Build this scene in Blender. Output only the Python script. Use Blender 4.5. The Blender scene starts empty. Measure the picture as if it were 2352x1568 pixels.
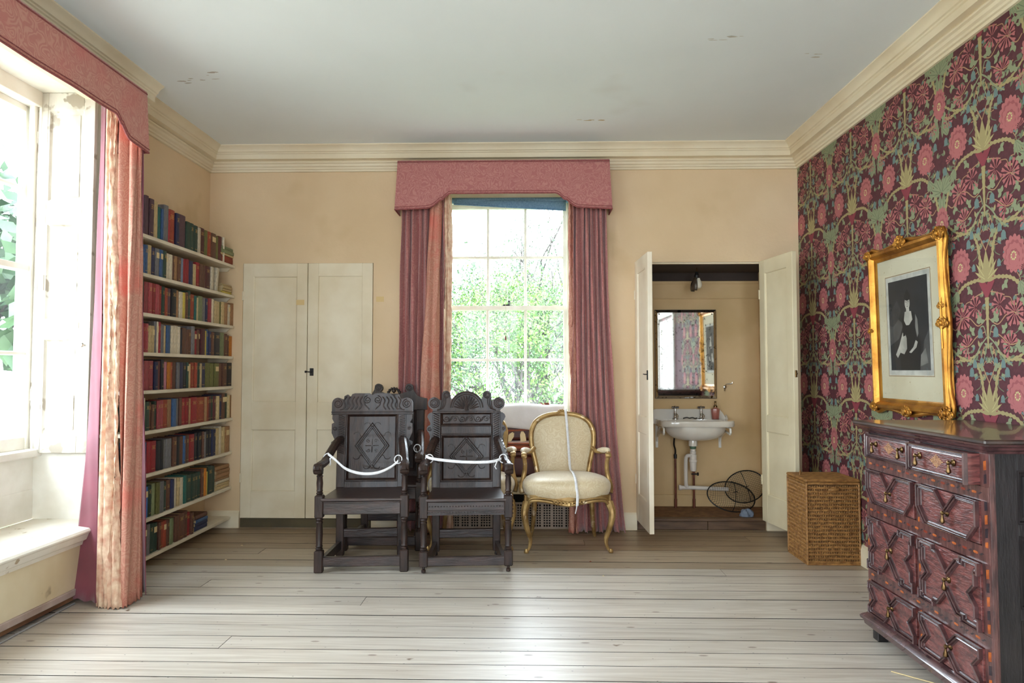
import bpy, bmesh, math, random
from mathutils import Matrix, Vector, Euler
random.seed(7)
R = math.radians
PI = math.pi
S = bpy.context.scene
C = S.collection

# ------------------------------------------------------------------ camera, world, exposure
F = 1600.0
cam_d = bpy.data.cameras.new('camera'); cam = bpy.data.objects.new('camera', cam_d); C.objects.link(cam)
cam_d.sensor_width = 36.0; cam_d.lens = F/2352*36.0; cam_d.clip_start = 0.05; cam_d.clip_end = 300
yaw = math.atan(39/F); pitch = math.atan(66/F)
cam.rotation_euler = (PI/2+pitch, 0, yaw); cam.location = (0, 0, 1.25)
S.camera = cam
S.view_settings.view_transform = 'Standard'
S.view_settings.look = 'None'
S.view_settings.gamma = 1
S.view_settings.use_curve_mapping = False
S.view_settings.exposure = 0.30
w = bpy.data.worlds.new('overcast_sky'); S.world = w; w.use_nodes = True
bg = w.node_tree.nodes['Background']
bg.inputs['Color'].default_value = (0.80, 0.90, 1.0, 1)
bg.inputs['Strength'].default_value = 15.0
cy = S.cycles
cy.use_denoising = True
cy.max_bounces = 10; cy.diffuse_bounces = 6; cy.glossy_bounces = 4; cy.transmission_bounces = 6; cy.transparent_max_bounces = 12
cy.sample_clamp_indirect = 8.0
cy.caustics_reflective = False; cy.caustics_refractive = False
def portal(loc, rot, sx, sy):
    l = bpy.data.lights.new('window_portal', 'AREA'); l.shape = 'RECTANGLE'; l.size = sx; l.size_y = sy
    l.cycles.is_portal = True
    o = bpy.data.objects.new('window_portal', l); C.objects.link(o); o.location = loc; o.rotation_euler = rot
portal((-0.19, 5.97, 1.78), (-PI/2, 0, 0), 1.10, 2.0)
portal((-2.99, 3.27, 1.82), (0, -PI/2, 0), 2.2, 1.5)
portal((-2.99, 0.15, 1.82), (0, -PI/2, 0), 2.2, 1.5)
portal((-.95, -3.8, 1.65), (PI/2, 0, 0), 1.6, 2.2)
portal((1.15, -3.8, 1.65), (PI/2, 0, 0), 1.6, 2.2)
portal((-2.99, -2.0, 1.82), (0, -PI/2, 0), 2.2, 1.5)

# ------------------------------------------------------------------ helpers
def lin(c):
    return tuple(((x/255)/12.92 if x/255 <= .04045 else ((x/255+.055)/1.055)**2.4) for x in c)
MATS = {}
def M(name, c1, c2=None, scale=8, detail=4, st=(1, 1, 1), rough=.5, metal=0, bump=0, bs=None, bst=None, coat=0, rnd=0, lo=.35, hi=.65, ro=False,
      spec=.5, sheen=0, c3=None, s3=30, l3=.62, h3=.66, dist=0, trans=0, kind='noise', knots=False):
    if name in MATS: return MATS[name]
    m = bpy.data.materials.new(name); m.use_nodes = True
    nt = m.node_tree; N = nt.nodes; L = nt.links; b = N['Principled BSDF']
    b.inputs['Roughness'].default_value = rough; b.inputs['Metallic'].default_value = metal
    b.inputs['Specular IOR Level'].default_value = spec
    b.inputs['Coat Weight'].default_value = coat; b.inputs['Sheen Weight'].default_value = sheen
    b.inputs['Transmission Weight'].default_value = trans
    tc = N.new('ShaderNodeTexCoord'); src = tc.outputs['Object']
    oi = N.new('ShaderNodeObjectInfo')
    if ro:
        mu = N.new('ShaderNodeMath'); mu.operation = 'MULTIPLY'; mu.inputs[1].default_value = 57.3; L.new(oi.outputs['Random'], mu.inputs[0])
        va = N.new('ShaderNodeVectorMath'); va.operation = 'ADD'; L.new(src, va.inputs[0]); L.new(mu.outputs[0], va.inputs[1]); src = va.outputs[0]
    col = None
    if c2 is not None:
        mp = N.new('ShaderNodeMapping'); mp.inputs['Scale'].default_value = st; L.new(src, mp.inputs[0])
        if kind == 'noise':
            no = N.new('ShaderNodeTexNoise'); no.inputs['Scale'].default_value = scale; no.inputs['Detail'].default_value = detail
            no.inputs['Distortion'].default_value = dist; o_ = no.outputs['Fac']
        elif kind == 'damask':
            no = N.new('ShaderNodeTexNoise'); no.inputs['Scale'].default_value = scale; no.inputs['Detail'].default_value = .6; no.inputs['Distortion'].default_value = .7
            m5 = N.new('ShaderNodeMath'); m5.operation = 'MULTIPLY'; m5.inputs[1].default_value = 9; L.new(no.outputs['Fac'], m5.inputs[0])
            pgg = N.new('ShaderNodeMath'); pgg.operation = 'PINGPONG'; pgg.inputs[1].default_value = .5; L.new(m5.outputs[0], pgg.inputs[0])
            m6 = N.new('ShaderNodeMath'); m6.operation = 'MULTIPLY'; m6.inputs[1].default_value = 2; L.new(pgg.outputs[0], m6.inputs[0]); o_ = m6.outputs[0]
        L.new(mp.outputs[0], no.inputs['Vector'])
        cr = N.new('ShaderNodeValToRGB'); cr.color_ramp.elements[0].position = lo; cr.color_ramp.elements[1].position = hi
        cr.color_ramp.elements[0].color = (*lin(c1), 1); cr.color_ramp.elements[1].color = (*lin(c2), 1)
        L.new(o_, cr.inputs[0]); col = cr.outputs[0]
        if c3 is not None:
            n3 = N.new('ShaderNodeTexNoise'); n3.inputs['Scale'].default_value = s3; n3.inputs['Detail'].default_value = 3; L.new(src, n3.inputs['Vector'])
            r3 = N.new('ShaderNodeValToRGB'); r3.color_ramp.elements[0].position = l3; r3.color_ramp.elements[1].position = h3
            L.new(n3.outputs['Fac'], r3.inputs[0])
            mx = N.new('ShaderNodeMix'); mx.data_type = 'RGBA'; L.new(r3.outputs[0], mx.inputs[0]); L.new(col, mx.inputs[6]); mx.inputs[7].default_value = (*lin(c3), 1)
            col = mx.outputs[2]
    if knots:
        for sc_, mpv, th_, c_ in ((1.0, (1.3, 3.6, .01), .032, (112, 90, 78)), (1.0, (4.1, 6.85, .01), .020, (70, 58, 60))):
            mk = N.new('ShaderNodeMapping'); mk.inputs['Scale'].default_value = mpv; L.new(src, mk.inputs[0])
            vo = N.new('ShaderNodeTexVoronoi'); vo.voronoi_dimensions = '2D'; vo.inputs['Scale'].default_value = sc_; L.new(mk.outputs[0], vo.inputs['Vector'])
            mr_ = N.new('ShaderNodeMapRange'); mr_.inputs['From Min'].default_value = th_*.6; mr_.inputs['From Max'].default_value = th_; mr_.inputs['To Min'].default_value = .75; mr_.inputs['To Max'].default_value = 0
            L.new(vo.outputs['Distance'], mr_.inputs[0]); mx = N.new('ShaderNodeMix'); mx.data_type = 'RGBA'; L.new(mr_.outputs[0], mx.inputs[0]); L.new(col, mx.inputs[6]); mx.inputs[7].default_value = (*lin(c_), 1); col = mx.outputs[2]
    if rnd:
        hs = N.new('ShaderNodeHueSaturation')
        mr = N.new('ShaderNodeMapRange'); mr.inputs['To Min'].default_value = 1-rnd; mr.inputs['To Max'].default_value = 1+rnd
        L.new(oi.outputs['Random'], mr.inputs[0]); L.new(mr.outputs[0], hs.inputs['Value'])
        if col: L.new(col, hs.inputs['Color'])
        else: hs.inputs['Color'].default_value = (*lin(c1), 1)
        col = hs.outputs[0]
    if col: L.new(col, b.inputs['Base Color'])
    else: b.inputs['Base Color'].default_value = (*lin(c1), 1)
    if bump:
        mp2 = N.new('ShaderNodeMapping'); mp2.inputs['Scale'].default_value = bst or st; L.new(src, mp2.inputs[0])
        nb = N.new('ShaderNodeTexNoise'); nb.inputs['Scale'].default_value = bs or scale; nb.inputs['Detail'].default_value = 3; L.new(mp2.outputs[0], nb.inputs['Vector'])
        bu = N.new('ShaderNodeBump'); bu.inputs['Strength'].default_value = min(1, bump); bu.inputs['Distance'].default_value = .004*max(1, bump)
        L.new(nb.outputs['Fac'], bu.inputs['Height']); L.new(bu.outputs[0], b.inputs['Normal'])
    MATS[name] = m
    return m

class MB:
    def __init__(s): s.v = []; s.f = []; s.m = []
    def add(s, vs, fs, mi=0, T=None):
        k = len(s.v)
        if T is not None: vs = [tuple(T @ Vector(p)) for p in vs]
        s.v += [tuple(p) for p in vs]; s.f += [tuple(i+k for i in f) for f in fs]; s.m += [mi]*len(fs)
        return s
    def box(s, x0, x1, y0, y1, z0, z1, b=0, mi=0, T=None):
        if x0 > x1: x0, x1 = x1, x0
        if y0 > y1: y0, y1 = y1, y0
        if z0 > z1: z0, z1 = z1, z0
        if b <= 0:
            vs = [(x, y, z) for x in (x0, x1) for y in (y0, y1) for z in (z0, z1)]
            return s.add(vs, [(0, 1, 3, 2), (4, 6, 7, 5), (0, 4, 5, 1), (2, 3, 7, 6), (0, 2, 6, 4), (1, 5, 7, 3)], mi, T)
        b = min(b, (x1-x0)*.49, (y1-y0)*.49, (z1-z0)*.49)
        vs = []; ix = {}
        for sx in (0, 1):
            for sy in (0, 1):
                for sz in (0, 1):
                    X = (x0, x1)[sx]; Y = (y0, y1)[sy]; Z = (z0, z1)[sz]
                    xi = X+b*(1-2*sx); yi = Y+b*(1-2*sy); zi = Z+b*(1-2*sz)
                    ix[sx, sy, sz] = len(vs); vs += [(X, yi, zi), (xi, Y, zi), (xi, yi, Z)]
        fs = []
        I = lambda a, c, d, k: ix[a, c, d]+k
        for q in (0, 1):
            fs.append((I(q, 0, 0, 0), I(q, 0, 1, 0), I(q, 1, 1, 0), I(q, 1, 0, 0)))
            fs.append((I(0, q, 0, 1), I(0, q, 1, 1), I(1, q, 1, 1), I(1, q, 0, 1)))
            fs.append((I(0, 0, q, 2), I(0, 1, q, 2), I(1, 1, q, 2), I(1, 0, q, 2)))
            for r in (0, 1):
                fs.append((I(q, r, 0, 0), I(q, r, 1, 0), I(q, r, 1, 1), I(q, r, 0, 1)))
                fs.append((I(q, 0, r, 0), I(q, 1, r, 0), I(q, 1, r, 2), I(q, 0, r, 2)))
                fs.append((I(0, q, r, 1), I(1, q, r, 1), I(1, q, r, 2), I(0, q, r, 2)))
        for k in ix.values(): fs.append((k, k+1, k+2))
        return s.add(vs, fs, mi, T)
    def lathe(s, prof, seg=20, c=(0, 0, 0), mi=0, T=None, sx=1, sy=1, caps=True):
        vs = []; n = len(prof)
        for i in range(seg):
            a = 2*PI*i/seg
            for r, z in prof: vs.append((c[0]+r*math.cos(a)*sx, c[1]+r*math.sin(a)*sy, c[2]+z))
        fs = []
        for i in range(seg):
            j = (i+1) % seg
            for k in range(n-1): fs.append((i*n+k, j*n+k, j*n+k+1, i*n+k+1))
        if caps:
            if prof[0][0] > 1e-5: fs.append(tuple(i*n for i in range(seg)))
            if prof[-1][0] > 1e-5: fs.append(tuple(i*n+n-1 for i in range(seg)))
        return s.add(vs, fs, mi, T)
    def tube(s, pts, r, seg=8, mi=0, T=None, closed=False, flat=1.0, up=None):
        P = [Vector(p) for p in pts]; n = len(P)
        rs = r if isinstance(r, (list, tuple)) else [r]*n
        vs = []; prev = None
        for i in range(n):
            if closed: t = P[(i+1) % n]-P[i-1]
            else: t = P[min(i+1, n-1)]-P[max(i-1, 0)]
            if t.length < 1e-9: t = Vector((0, 0, 1))
            t.normalize()
            if up is not None: a = Vector(up).cross(t)
            elif prev is None: a = t.orthogonal()
            else: a = prev-t*prev.dot(t)
            if a.length < 1e-6: a = t.orthogonal()
            a.normalize(); prev = a; b = t.cross(a)
            for k in range(seg):
                q = 2*PI*k/seg+PI/seg
                vs.append(P[i]+a*math.cos(q)*rs[i]+b*math.sin(q)*rs[i]*flat)
        fs = []
        for i in range(n if closed else n-1):
            j = (i+1) % n
            for k in range(seg): fs.append((i*seg+k, i*seg+(k+1) % seg, j*seg+(k+1) % seg, j*seg+k))
        if not closed: fs += [tuple(range(seg)), tuple((n-1)*seg+k for k in range(seg))]
        return s.add(vs, fs, mi, T)
    def prism(s, poly, d0, d1, plane='XZ', mi=0, T=None):
        n = len(poly)
        def p3(p, d): return (p[0], d, p[1]) if plane == 'XZ' else ((d, p[0], p[1]) if plane == 'YZ' else (p[0], p[1], d))
        vs = [p3(p, d0) for p in poly]+[p3(p, d1) for p in poly]
        fs = [tuple(range(n)), tuple(range(2*n-1, n-1, -1))]+[(i, (i+1) % n, n+(i+1) % n, n+i) for i in range(n)]
        return s.add(vs, fs, mi, T)
    def grid(s, fn, nu, nv, cu=False, mi=0, T=None):
        vs = [fn(i/(nu if cu else nu-1), j/(nv-1)) for i in range(nu) for j in range(nv)]
        fs = []
        for i in range(nu if cu else nu-1):
            for j in range(nv-1):
                a = ((i+1) % nu)*nv
                fs.append((i*nv+j, a+j, a+j+1, i*nv+j+1))
        return s.add(vs, fs, mi, T)
    def sweep(s, path, prof, closed=False, fr=None, mi=0, caps=True, T=None):
        """path: 2D points; prof: (offset to the left of travel, height) pairs; fr maps (u, v, h) to 3D."""
        fr = fr or (lambda u, v, h: (u, v, h))
        n = len(path); P = [Vector(p) for p in path]; vs = []; m = len(prof)
        for i in range(n):
            d1 = (P[i]-P[i-1]) if (closed or i > 0) else (P[1]-P[0])
            d2 = (P[(i+1) % n]-P[i]) if (closed or i < n-1) else d1
            d1 = d1.normalized(); d2 = d2.normalized()
            n1 = Vector((-d1.y, d1.x)); n2 = Vector((-d2.y, d2.x)); nn = (n1+n2)
            nn = nn/(max(.25, nn.length_squared)/2) if nn.length > 1e-6 else n1
            for o, h in prof: q = P[i]+nn*o; vs.append(fr(q.x, q.y, h))
        fs = []
        for i in range(n if closed else n-1):
            j = (i+1) % n
            for k in range(m-1): fs.append((i*m+k, j*m+k, j*m+k+1, i*m+k+1))
        if not closed and caps: fs += [tuple(range(m)), tuple((n-1)*m+k for k in range(m))]
        return s.add(vs, fs, mi, T)
    def obj(s, name, mats, parent=None, smooth=35, fix=True, bevel=0, solid=0):
        me = bpy.data.meshes.new(name); me.from_pydata(s.v, [], s.f)
        mats = mats if isinstance(mats, (list, tuple)) else [mats]
        for m in mats: me.materials.append(m)
        if len(mats) > 1: me.polygons.foreach_set('material_index', s.m)
        if fix:
            bm = bmesh.new(); bm.from_mesh(me); bmesh.ops.recalc_face_normals(bm, faces=bm.faces); bm.to_mesh(me); bm.free()
        if smooth:
            me.polygons.foreach_set('use_smooth', [True]*len(me.polygons)); me.set_sharp_from_angle(angle=R(smooth))
        me.update()
        o = bpy.data.objects.new(name, me); C.objects.link(o)
        if parent is not None: o.parent = parent
        if solid:
            md = o.modifiers.new('t', 'SOLIDIFY'); md.thickness = solid; md.offset = 0
        if bevel:
            md = o.modifiers.new('b', 'BEVEL'); md.width = bevel; md.segments = 2; md.limit_method = 'ANGLE'; md.angle_limit = R(40)
        return o
def box(*a, **k): return MB().box(*a, **k)
def tag(o, label=None, cat=None, group=None, kind=None):
    if label: o['label'] = label
    if cat: o['category'] = cat
    if group: o['group'] = group
    if kind: o['kind'] = kind
    return o
def thing(name, label, cat, loc=(0, 0, 0), rz=0, group=None, kind=None):
    o = bpy.data.objects.new(name, None); C.objects.link(o); o.location = loc; o.rotation_euler = (0, 0, rz)
    o.empty_display_size = .1
    return tag(o, label, cat, group, kind)
def struct(o): o['kind'] = 'structure'; return o
def stuff(o): o['kind'] = 'stuff'; return o
def catmull(P, n=8, closed=False):
    P = [Vector(p) for p in P]; out = []; N = len(P)
    for i in range(N if closed else N-1):
        if closed: p0, p1, p2, p3 = P[i-1], P[i], P[(i+1) % N], P[(i+2) % N]
        else: p0, p1, p2, p3 = P[max(i-1, 0)], P[i], P[i+1], P[min(i+2, N-1)]
        for k in range(n):
            t = k/n
            out.append(.5*((2*p1)+(p2-p0)*t+(2*p0-5*p1+4*p2-p3)*t*t+(3*p1-p0-3*p2+p3)*t**3))
    if not closed: out.append(P[-1])
    return out
def spiral(cx, cz, r0, turns=2.2, start=0, n=40, dirn=1, r1=.15):
    return [(cx+(r0*(1-(1-r1)*i/n))*math.cos(start+dirn*2*PI*turns*i/n), cz+(r0*(1-(1-r1)*i/n))*math.sin(start+dirn*2*PI*turns*i/n)) for i in range(n+1)]
def circ(cx, cz, r, a0, a1, n=12): return [(cx+r*math.cos(R(a0+(a1-a0)*i/n)), cz+r*math.sin(R(a0+(a1-a0)*i/n))) for i in range(n+1)]
def on(pts, y): return [(p[0], y, p[1]) for p in pts]      # 2D strokes onto a plane facing -Y

# ------------------------------------------------------------------ materials
wall_m = M('cream_distemper', (224, 199, 164), (212, 185, 148), scale=1.3, detail=6, rough=.9, bump=.25, bs=40, c3=(196, 168, 126), s3=2.2, l3=.6, h3=.85)
cream = M('cream_paint', (228, 216, 190), (214, 198, 166), scale=3, detail=6, rough=.55, bump=.15, bs=20)
cornice_m = M('cornice_paint', (230, 218, 192), (220, 204, 174), scale=2, detail=6, rough=.6, bump=.15, bs=30)
ceil_m = M('ceiling_whitewash', (236, 243, 246), (230, 237, 240), scale=.8, detail=6, rough=.95, bump=.15, bs=25, c3=(206, 200, 194), s3=1.1, l3=.66, h3=.95)
white = M('white_gloss_paint', (236, 234, 226), (222, 218, 206), scale=6, rough=.4, bump=.1, bs=30)
shutter_m = M('worn_white_paint', (214, 210, 200), (178, 170, 154), scale=5, detail=8, st=(1, 1, .35), rough=.55, bump=.5, bs=30, lo=.45, hi=.62, c3=(160, 150, 134), s3=9, l3=.58, h3=.62)
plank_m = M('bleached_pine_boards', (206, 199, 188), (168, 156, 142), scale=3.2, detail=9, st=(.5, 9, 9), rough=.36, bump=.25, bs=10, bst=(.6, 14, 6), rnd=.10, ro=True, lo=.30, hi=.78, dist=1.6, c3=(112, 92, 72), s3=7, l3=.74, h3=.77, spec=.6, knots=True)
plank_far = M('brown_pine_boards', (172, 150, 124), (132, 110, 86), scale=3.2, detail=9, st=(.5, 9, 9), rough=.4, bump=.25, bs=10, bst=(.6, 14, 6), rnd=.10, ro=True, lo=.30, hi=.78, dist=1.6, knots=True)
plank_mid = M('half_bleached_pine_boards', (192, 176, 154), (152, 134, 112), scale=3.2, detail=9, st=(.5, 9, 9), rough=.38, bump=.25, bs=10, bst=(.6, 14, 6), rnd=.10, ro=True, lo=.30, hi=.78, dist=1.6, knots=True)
sub_m = M('dark_underfloor', (24, 18, 14), rough=1)
dark_oak = M('blackened_oak', (58, 41, 35), (33, 23, 20), scale=9, detail=6, st=(4, 4, 1), rough=.42, bump=.5, bs=22, coat=.08, spec=.35)
dark_oak2 = M('brown_black_oak', (60, 42, 38), (34, 24, 22), scale=9, detail=6, st=(1, 4, 4), rough=.33, bump=.4, bs=22, coat=.2)
chest_m = M('oxblood_oak_veneer', (126, 70, 66), (70, 34, 34), scale=14, detail=6, st=(1, 1.2, 5), rough=.34, bump=.9, bs=26, bst=(1, 1.6, 7), coat=.3, dist=1.0)
chest_frame = M('plum_brown_oak', (104, 66, 62), (62, 38, 38), scale=12, detail=6, st=(4, 4, 1), rough=.33, bump=.5, bs=30, coat=.3)
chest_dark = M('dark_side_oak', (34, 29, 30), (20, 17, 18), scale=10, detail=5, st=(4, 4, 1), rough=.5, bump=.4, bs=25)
chest_top = M('polished_dark_top', (66, 48, 42), (40, 28, 26), scale=5, detail=6, st=(6, 1, 1), rough=.3, bump=.2, bs=20, coat=.4)
mould_m = M('glossy_plum_moulding', (88, 58, 58), (56, 36, 38), scale=20, rough=.22, coat=.6, bump=.1)
inlay_o = M('orange_holly_inlay', (190, 104, 48), (150, 74, 36), scale=40, rough=.35)
inlay_d = M('dark_inlay', (44, 36, 42), rough=.35)
inlay_r = M('red_inlay', (128, 48, 30), rough=.35)
inlay_b = M('bone_inlay', (206, 160, 108), (170, 120, 80), scale=60, rough=.4)
brass = M('aged_brass', (136, 108, 70), (84, 64, 42), scale=20, rough=.28, metal=1, bump=.2)
gilt = M('worn_gilding', (190, 158, 104), (138, 106, 62), scale=14, detail=6, rough=.42, metal=.6, bump=.4, bs=40, c3=(226, 208, 176), s3=16, l3=.6, h3=.72)
gold = M('bright_gold_leaf', (206, 150, 66), (150, 98, 36), scale=8, detail=5, rough=.36, metal=.85, bump=.35, bs=60, st=(1, 1, 1))
chrome = M('tarnished_chrome', (190, 186, 180), rough=.15, metal=1)
iron = M('black_iron', (26, 24, 23), rough=.5, metal=.3)
porcelain = M('white_porcelain', (222, 216, 206), (206, 198, 186), scale=3, rough=.12, coat=.5)
plastic = M('white_plastic_pipe', (214, 206, 198), rough=.35)
copper = M('painted_copper_pipe', (120, 62, 40), (84, 42, 28), scale=10, rough=.5, metal=.4)
ribbon_m = M('white_cotton_tape', (236, 236, 238), (220, 220, 224), scale=60, rough=.8)
damask = M('rose_damask', (184, 110, 98), (196, 134, 116), scale=14, kind='damask', lo=.35, hi=.75, rough=.75, sheen=.3, bump=.5, bs=220, c3=(196, 100, 92), s3=3, l3=.5, h3=.8)
damask_b = M('mauve_rose_damask', (166, 100, 98), (180, 122, 114), scale=17, kind='damask', lo=.35, hi=.80, rough=.75, sheen=.3, bump=.5, bs=220)
damask_c = M('faded_peach_damask', (180, 122, 104), (190, 140, 120), scale=17, kind='damask', lo=.35, hi=.75, rough=.8, bump=.5, bs=120, c3=(196, 104, 90), s3=4, l3=.52, h3=.72)
piping_m = M('dark_rose_braid', (150, 80, 78), (122, 60, 60), scale=90, rough=.8, bump=.5)
lining_m = M('raspberry_lining', (126, 54, 70), (106, 42, 56), scale=4, rough=.7, sheen=.3, bump=.2, bs=8)
frayed_m = M('frayed_cream_lining', (222, 196, 168), (194, 146, 122), scale=22, detail=6, rough=.9, bump=1, bs=40)
silk = M('cream_silk_damask', (208, 188, 152), (218, 202, 170), scale=16, kind='damask', lo=.40, hi=.85, rough=.42, sheen=.4, bump=.15, bs=60)
wick = M('golden_wicker', (170, 124, 70), (120, 80, 40), scale=30, detail=4, st=(1, 1, 2), rough=.5, bump=.6, bs=60, rnd=.0)
wick_d = M('shaded_cane', (92, 60, 30), (66, 42, 20), scale=30, rough=.7)
rust = M('rust_velvet', (176, 92, 54), (138, 62, 40), scale=8, detail=6, rough=.8, sheen=.6, bump=.4, bs=60)
rust_d = M('dark_rust_leather', (104, 54, 44), (78, 38, 34), scale=6, rough=.45, bump=.3)
sheet_m = M('grey_white_dust_sheet', (214, 212, 214), (200, 196, 196), scale=5, rough=.9, bump=.4, bs=30)
tag_m = M('buff_paper', (224, 206, 166), rough=.8)
mat_board = M('spotted_mount_board', (222, 212, 184), (210, 198, 168), scale=4, rough=.85, c3=(186, 164, 124), s3=70, l3=.68, h3=.72)
tape_m = M('masking_tape', (214, 184, 128), rough=.6)
riser_m = M('brown_painted_step', (104, 78, 56), (78, 56, 40), scale=6, st=(1, 6, 6), rough=.5, bump=.4)
lino_m = M('brown_carpet', (132, 96, 62), (108, 76, 48), scale=20, rough=.95, bump=.6, bs=80)
darkbrown = M('dark_brown_distemper', (66, 54, 48), (54, 44, 38), scale=3, rough=.9)
closet_m = M('ochre_cream_paint', (212, 182, 138), (196, 166, 120), scale=2, detail=6, rough=.75, bump=.2, bs=25, c3=(186, 156, 104), s3=1.6, l3=.55, h3=.85)
blind_m = M('blue_blind_cloth', (110, 146, 176), (88, 122, 156), scale=90, rough=.8, bump=.3)
page_m = M('old_paper_pages', (206, 186, 146), (176, 150, 108), scale=120, st=(1, 12, 1), rough=.9)
gilt_lt = M('gilt_lettering', (196, 160, 96), rough=.45, metal=.4)
grille_m = M('taupe_grille_paint', (158, 140, 122), (136, 118, 102), scale=6, rough=.6)

def mirror_mat():
    m = bpy.data.materials.new('foxed_mirror'); m.use_nodes = True; nt = m.node_tree; b = nt.nodes['Principled BSDF']
    b.inputs['Metallic'].default_value = 1; b.inputs['Roughness'].default_value = .03
    tc = nt.nodes.new('ShaderNodeTexCoord'); no = nt.nodes.new('ShaderNodeTexNoise'); no.inputs['Scale'].default_value = 55; no.inputs['Detail'].default_value = 4
    cr = nt.nodes.new('ShaderNodeValToRGB'); cr.color_ramp.elements[0].position = .60; cr.color_ramp.elements[1].position = .66
    cr.color_ramp.elements[0].color = (.86, .88, .88, 1); cr.color_ramp.elements[1].color = (.35, .34, .32, 1)
    nt.links.new(tc.outputs['Object'], no.inputs['Vector']); nt.links.new(no.outputs['Fac'], cr.inputs[0]); nt.links.new(cr.outputs[0], b.inputs['Base Color'])
    return m
mirror_m = mirror_mat()
def glass_mat(name, haze=.05, gloss=.06):
    m = bpy.data.materials.new(name); m.use_nodes = True; nt = m.node_tree; N = nt.nodes; L = nt.links
    for n in list(N): N.remove(n)
    out = N.new('ShaderNodeOutputMaterial'); tr = N.new('ShaderNodeBsdfTransparent'); gl = N.new('ShaderNodeBsdfGlossy'); df = N.new('ShaderNodeBsdfTranslucent')
    tr.inputs[0].default_value = (.97, .98, .98, 1); gl.inputs['Roughness'].default_value = .02
    a = N.new('ShaderNodeMixShader'); b = N.new('ShaderNodeMixShader'); a.inputs[0].default_value = gloss
    L.new(tr.outputs[0], a.inputs[1]); L.new(gl.outputs[0], a.inputs[2])
    tc = N.new('ShaderNodeTexCoord'); no = N.new('ShaderNodeTexNoise'); no.inputs['Scale'].default_value = 3; no.inputs['Detail'].default_value = 5
    mr = N.new('ShaderNodeMapRange'); mr.inputs['From Min'].default_value = .4; mr.inputs['From Max'].default_value = .7; mr.inputs['To Min'].default_value = haze*.3; mr.inputs['To Max'].default_value = haze*1.6
    L.new(tc.outputs['Object'], no.inputs['Vector']); L.new(no.outputs['Fac'], mr.inputs[0]); L.new(mr.outputs[0], b.inputs[0])
    L.new(a.outputs[0], b.inputs[1]); L.new(df.outputs[0], b.inputs[2]); L.new(b.outputs[0], out.inputs[0])
    return m
glass_m = glass_mat('hazed_window_glass', .010, .008)  # white scatter in the panes stands in for flare haze around the window
pic_glass = glass_mat('picture_glass', .0, .05)

# ------------------------------------------------------------------ room shell
XL, XR, YB, YF, ZC = -2.59, 2.14, 5.546, -3.6, 3.04
# floor: dark void below and one object for each board
fl = struct(box(-3.0, XR+.05, YF-.05, 6.1, -.06, -.035).obj('floor', sub_m, smooth=0))
pitch_b = .1459; k0 = 3.011
j = -46
def board(x0, x1, y0, y1, z1=0.0):
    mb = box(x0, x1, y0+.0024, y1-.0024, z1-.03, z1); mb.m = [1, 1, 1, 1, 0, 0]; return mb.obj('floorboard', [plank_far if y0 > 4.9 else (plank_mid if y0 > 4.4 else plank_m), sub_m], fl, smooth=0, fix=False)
joints = {-8: -1.0, -3: .6, 2: 1.75, 5: -.9, 7: -1.9, 9: 1.2, 12: -1.85, 14: .4, 15: 1.62, 16: -.4, 1: -1.4}
for j in range(-46, 18):
    y0 = k0+j*pitch_b; y1 = min(y0+pitch_b, YB+.0)
    if y1-y0 < .03 or y1 < YF: continue
    dz = random.uniform(-.0012, .0008)
    if j in joints:
        board(XL-.02, joints[j]-.001, y0, y1, dz); board(joints[j]+.001, XR, y0, y1, dz-.0008)
    else: board(XL-.02, XR, y0, y1, dz)
def cells(us, vs, holes):
    """rectangles of a wall left when the holes (u0,u1,v0,v1) are cut out"""
    us = sorted(set(us+[h for q in holes for h in q[:2]])); vs = sorted(set(vs+[h for q in holes for h in q[2:]]))
    for i in range(len(us)-1):
        for k in range(len(vs)-1):
            cu = (us[i]+us[i+1])/2; cv = (vs[k]+vs[k+1])/2
            if not any(h[0] < cu < h[1] and h[2] < cv < h[3] for h in holes): yield us[i], us[i+1], vs[k], vs[k+1]
WX0, WX1 = -.735, .355
wb = MB()
for a, b_, c, d in cells([XL-.4, XR+.1], [-.05, 3.1], [(-2.307, -1.25, -.01, 2.112), (WX0, WX1, -.01, 2.80), (.845, 1.853, -.01, 2.107)]): wb.box(a, b_, YB, YB+(.05 if a > .8 else .40), c, d)
struct(wb.obj('wall_back', wall_m, smooth=0, fix=False))
wl = MB()
for a, b_, c, d in cells([YF-.1, YB+.02], [-.05, 3.1], [(2.55, 3.99, .36, 2.88), (-.57, .87, .36, 2.88), (-2.72, -1.28, .36, 2.88)]): wl.box(XL-.38, XL, a, b_, c, d)
struct(wl.obj('wall_left', wall_m, smooth=0, fix=False))
wr_m = M('maroon_paper_ground', (86, 40, 46), (76, 34, 40), scale=60, rough=.75, bump=.1)
wr = MB()
for a, b_, c, d in cells([YF-.1, YB+.02], [-.05, 3.1], [(.62, 1.70, -.01, 2.06)]): wr.box(XR, XR+.12, a, b_, c, d)
wall_right = struct(wr.obj('wall_right', wr_m, smooth=0, fix=False))
wf = MB()
for a, b_, c, d in cells([XL-.4, XR+.12], [-.05, 3.1], [(-1.70, -.20, .60, 2.70), (.40, 1.90, .60, 2.70)]): wf.box(a, b_, YF-.2, YF, c, d)
struct(wf.obj('wall_front', wall_m, smooth=0, fix=False))
struct(box(XL-.42, XR+.12, YF-.12, 6.4, ZC, ZC+.06).obj('ceiling', ceil_m, smooth=0))
cg = bpy.data.objects['ceiling']; rn = random.Random(9)
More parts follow.
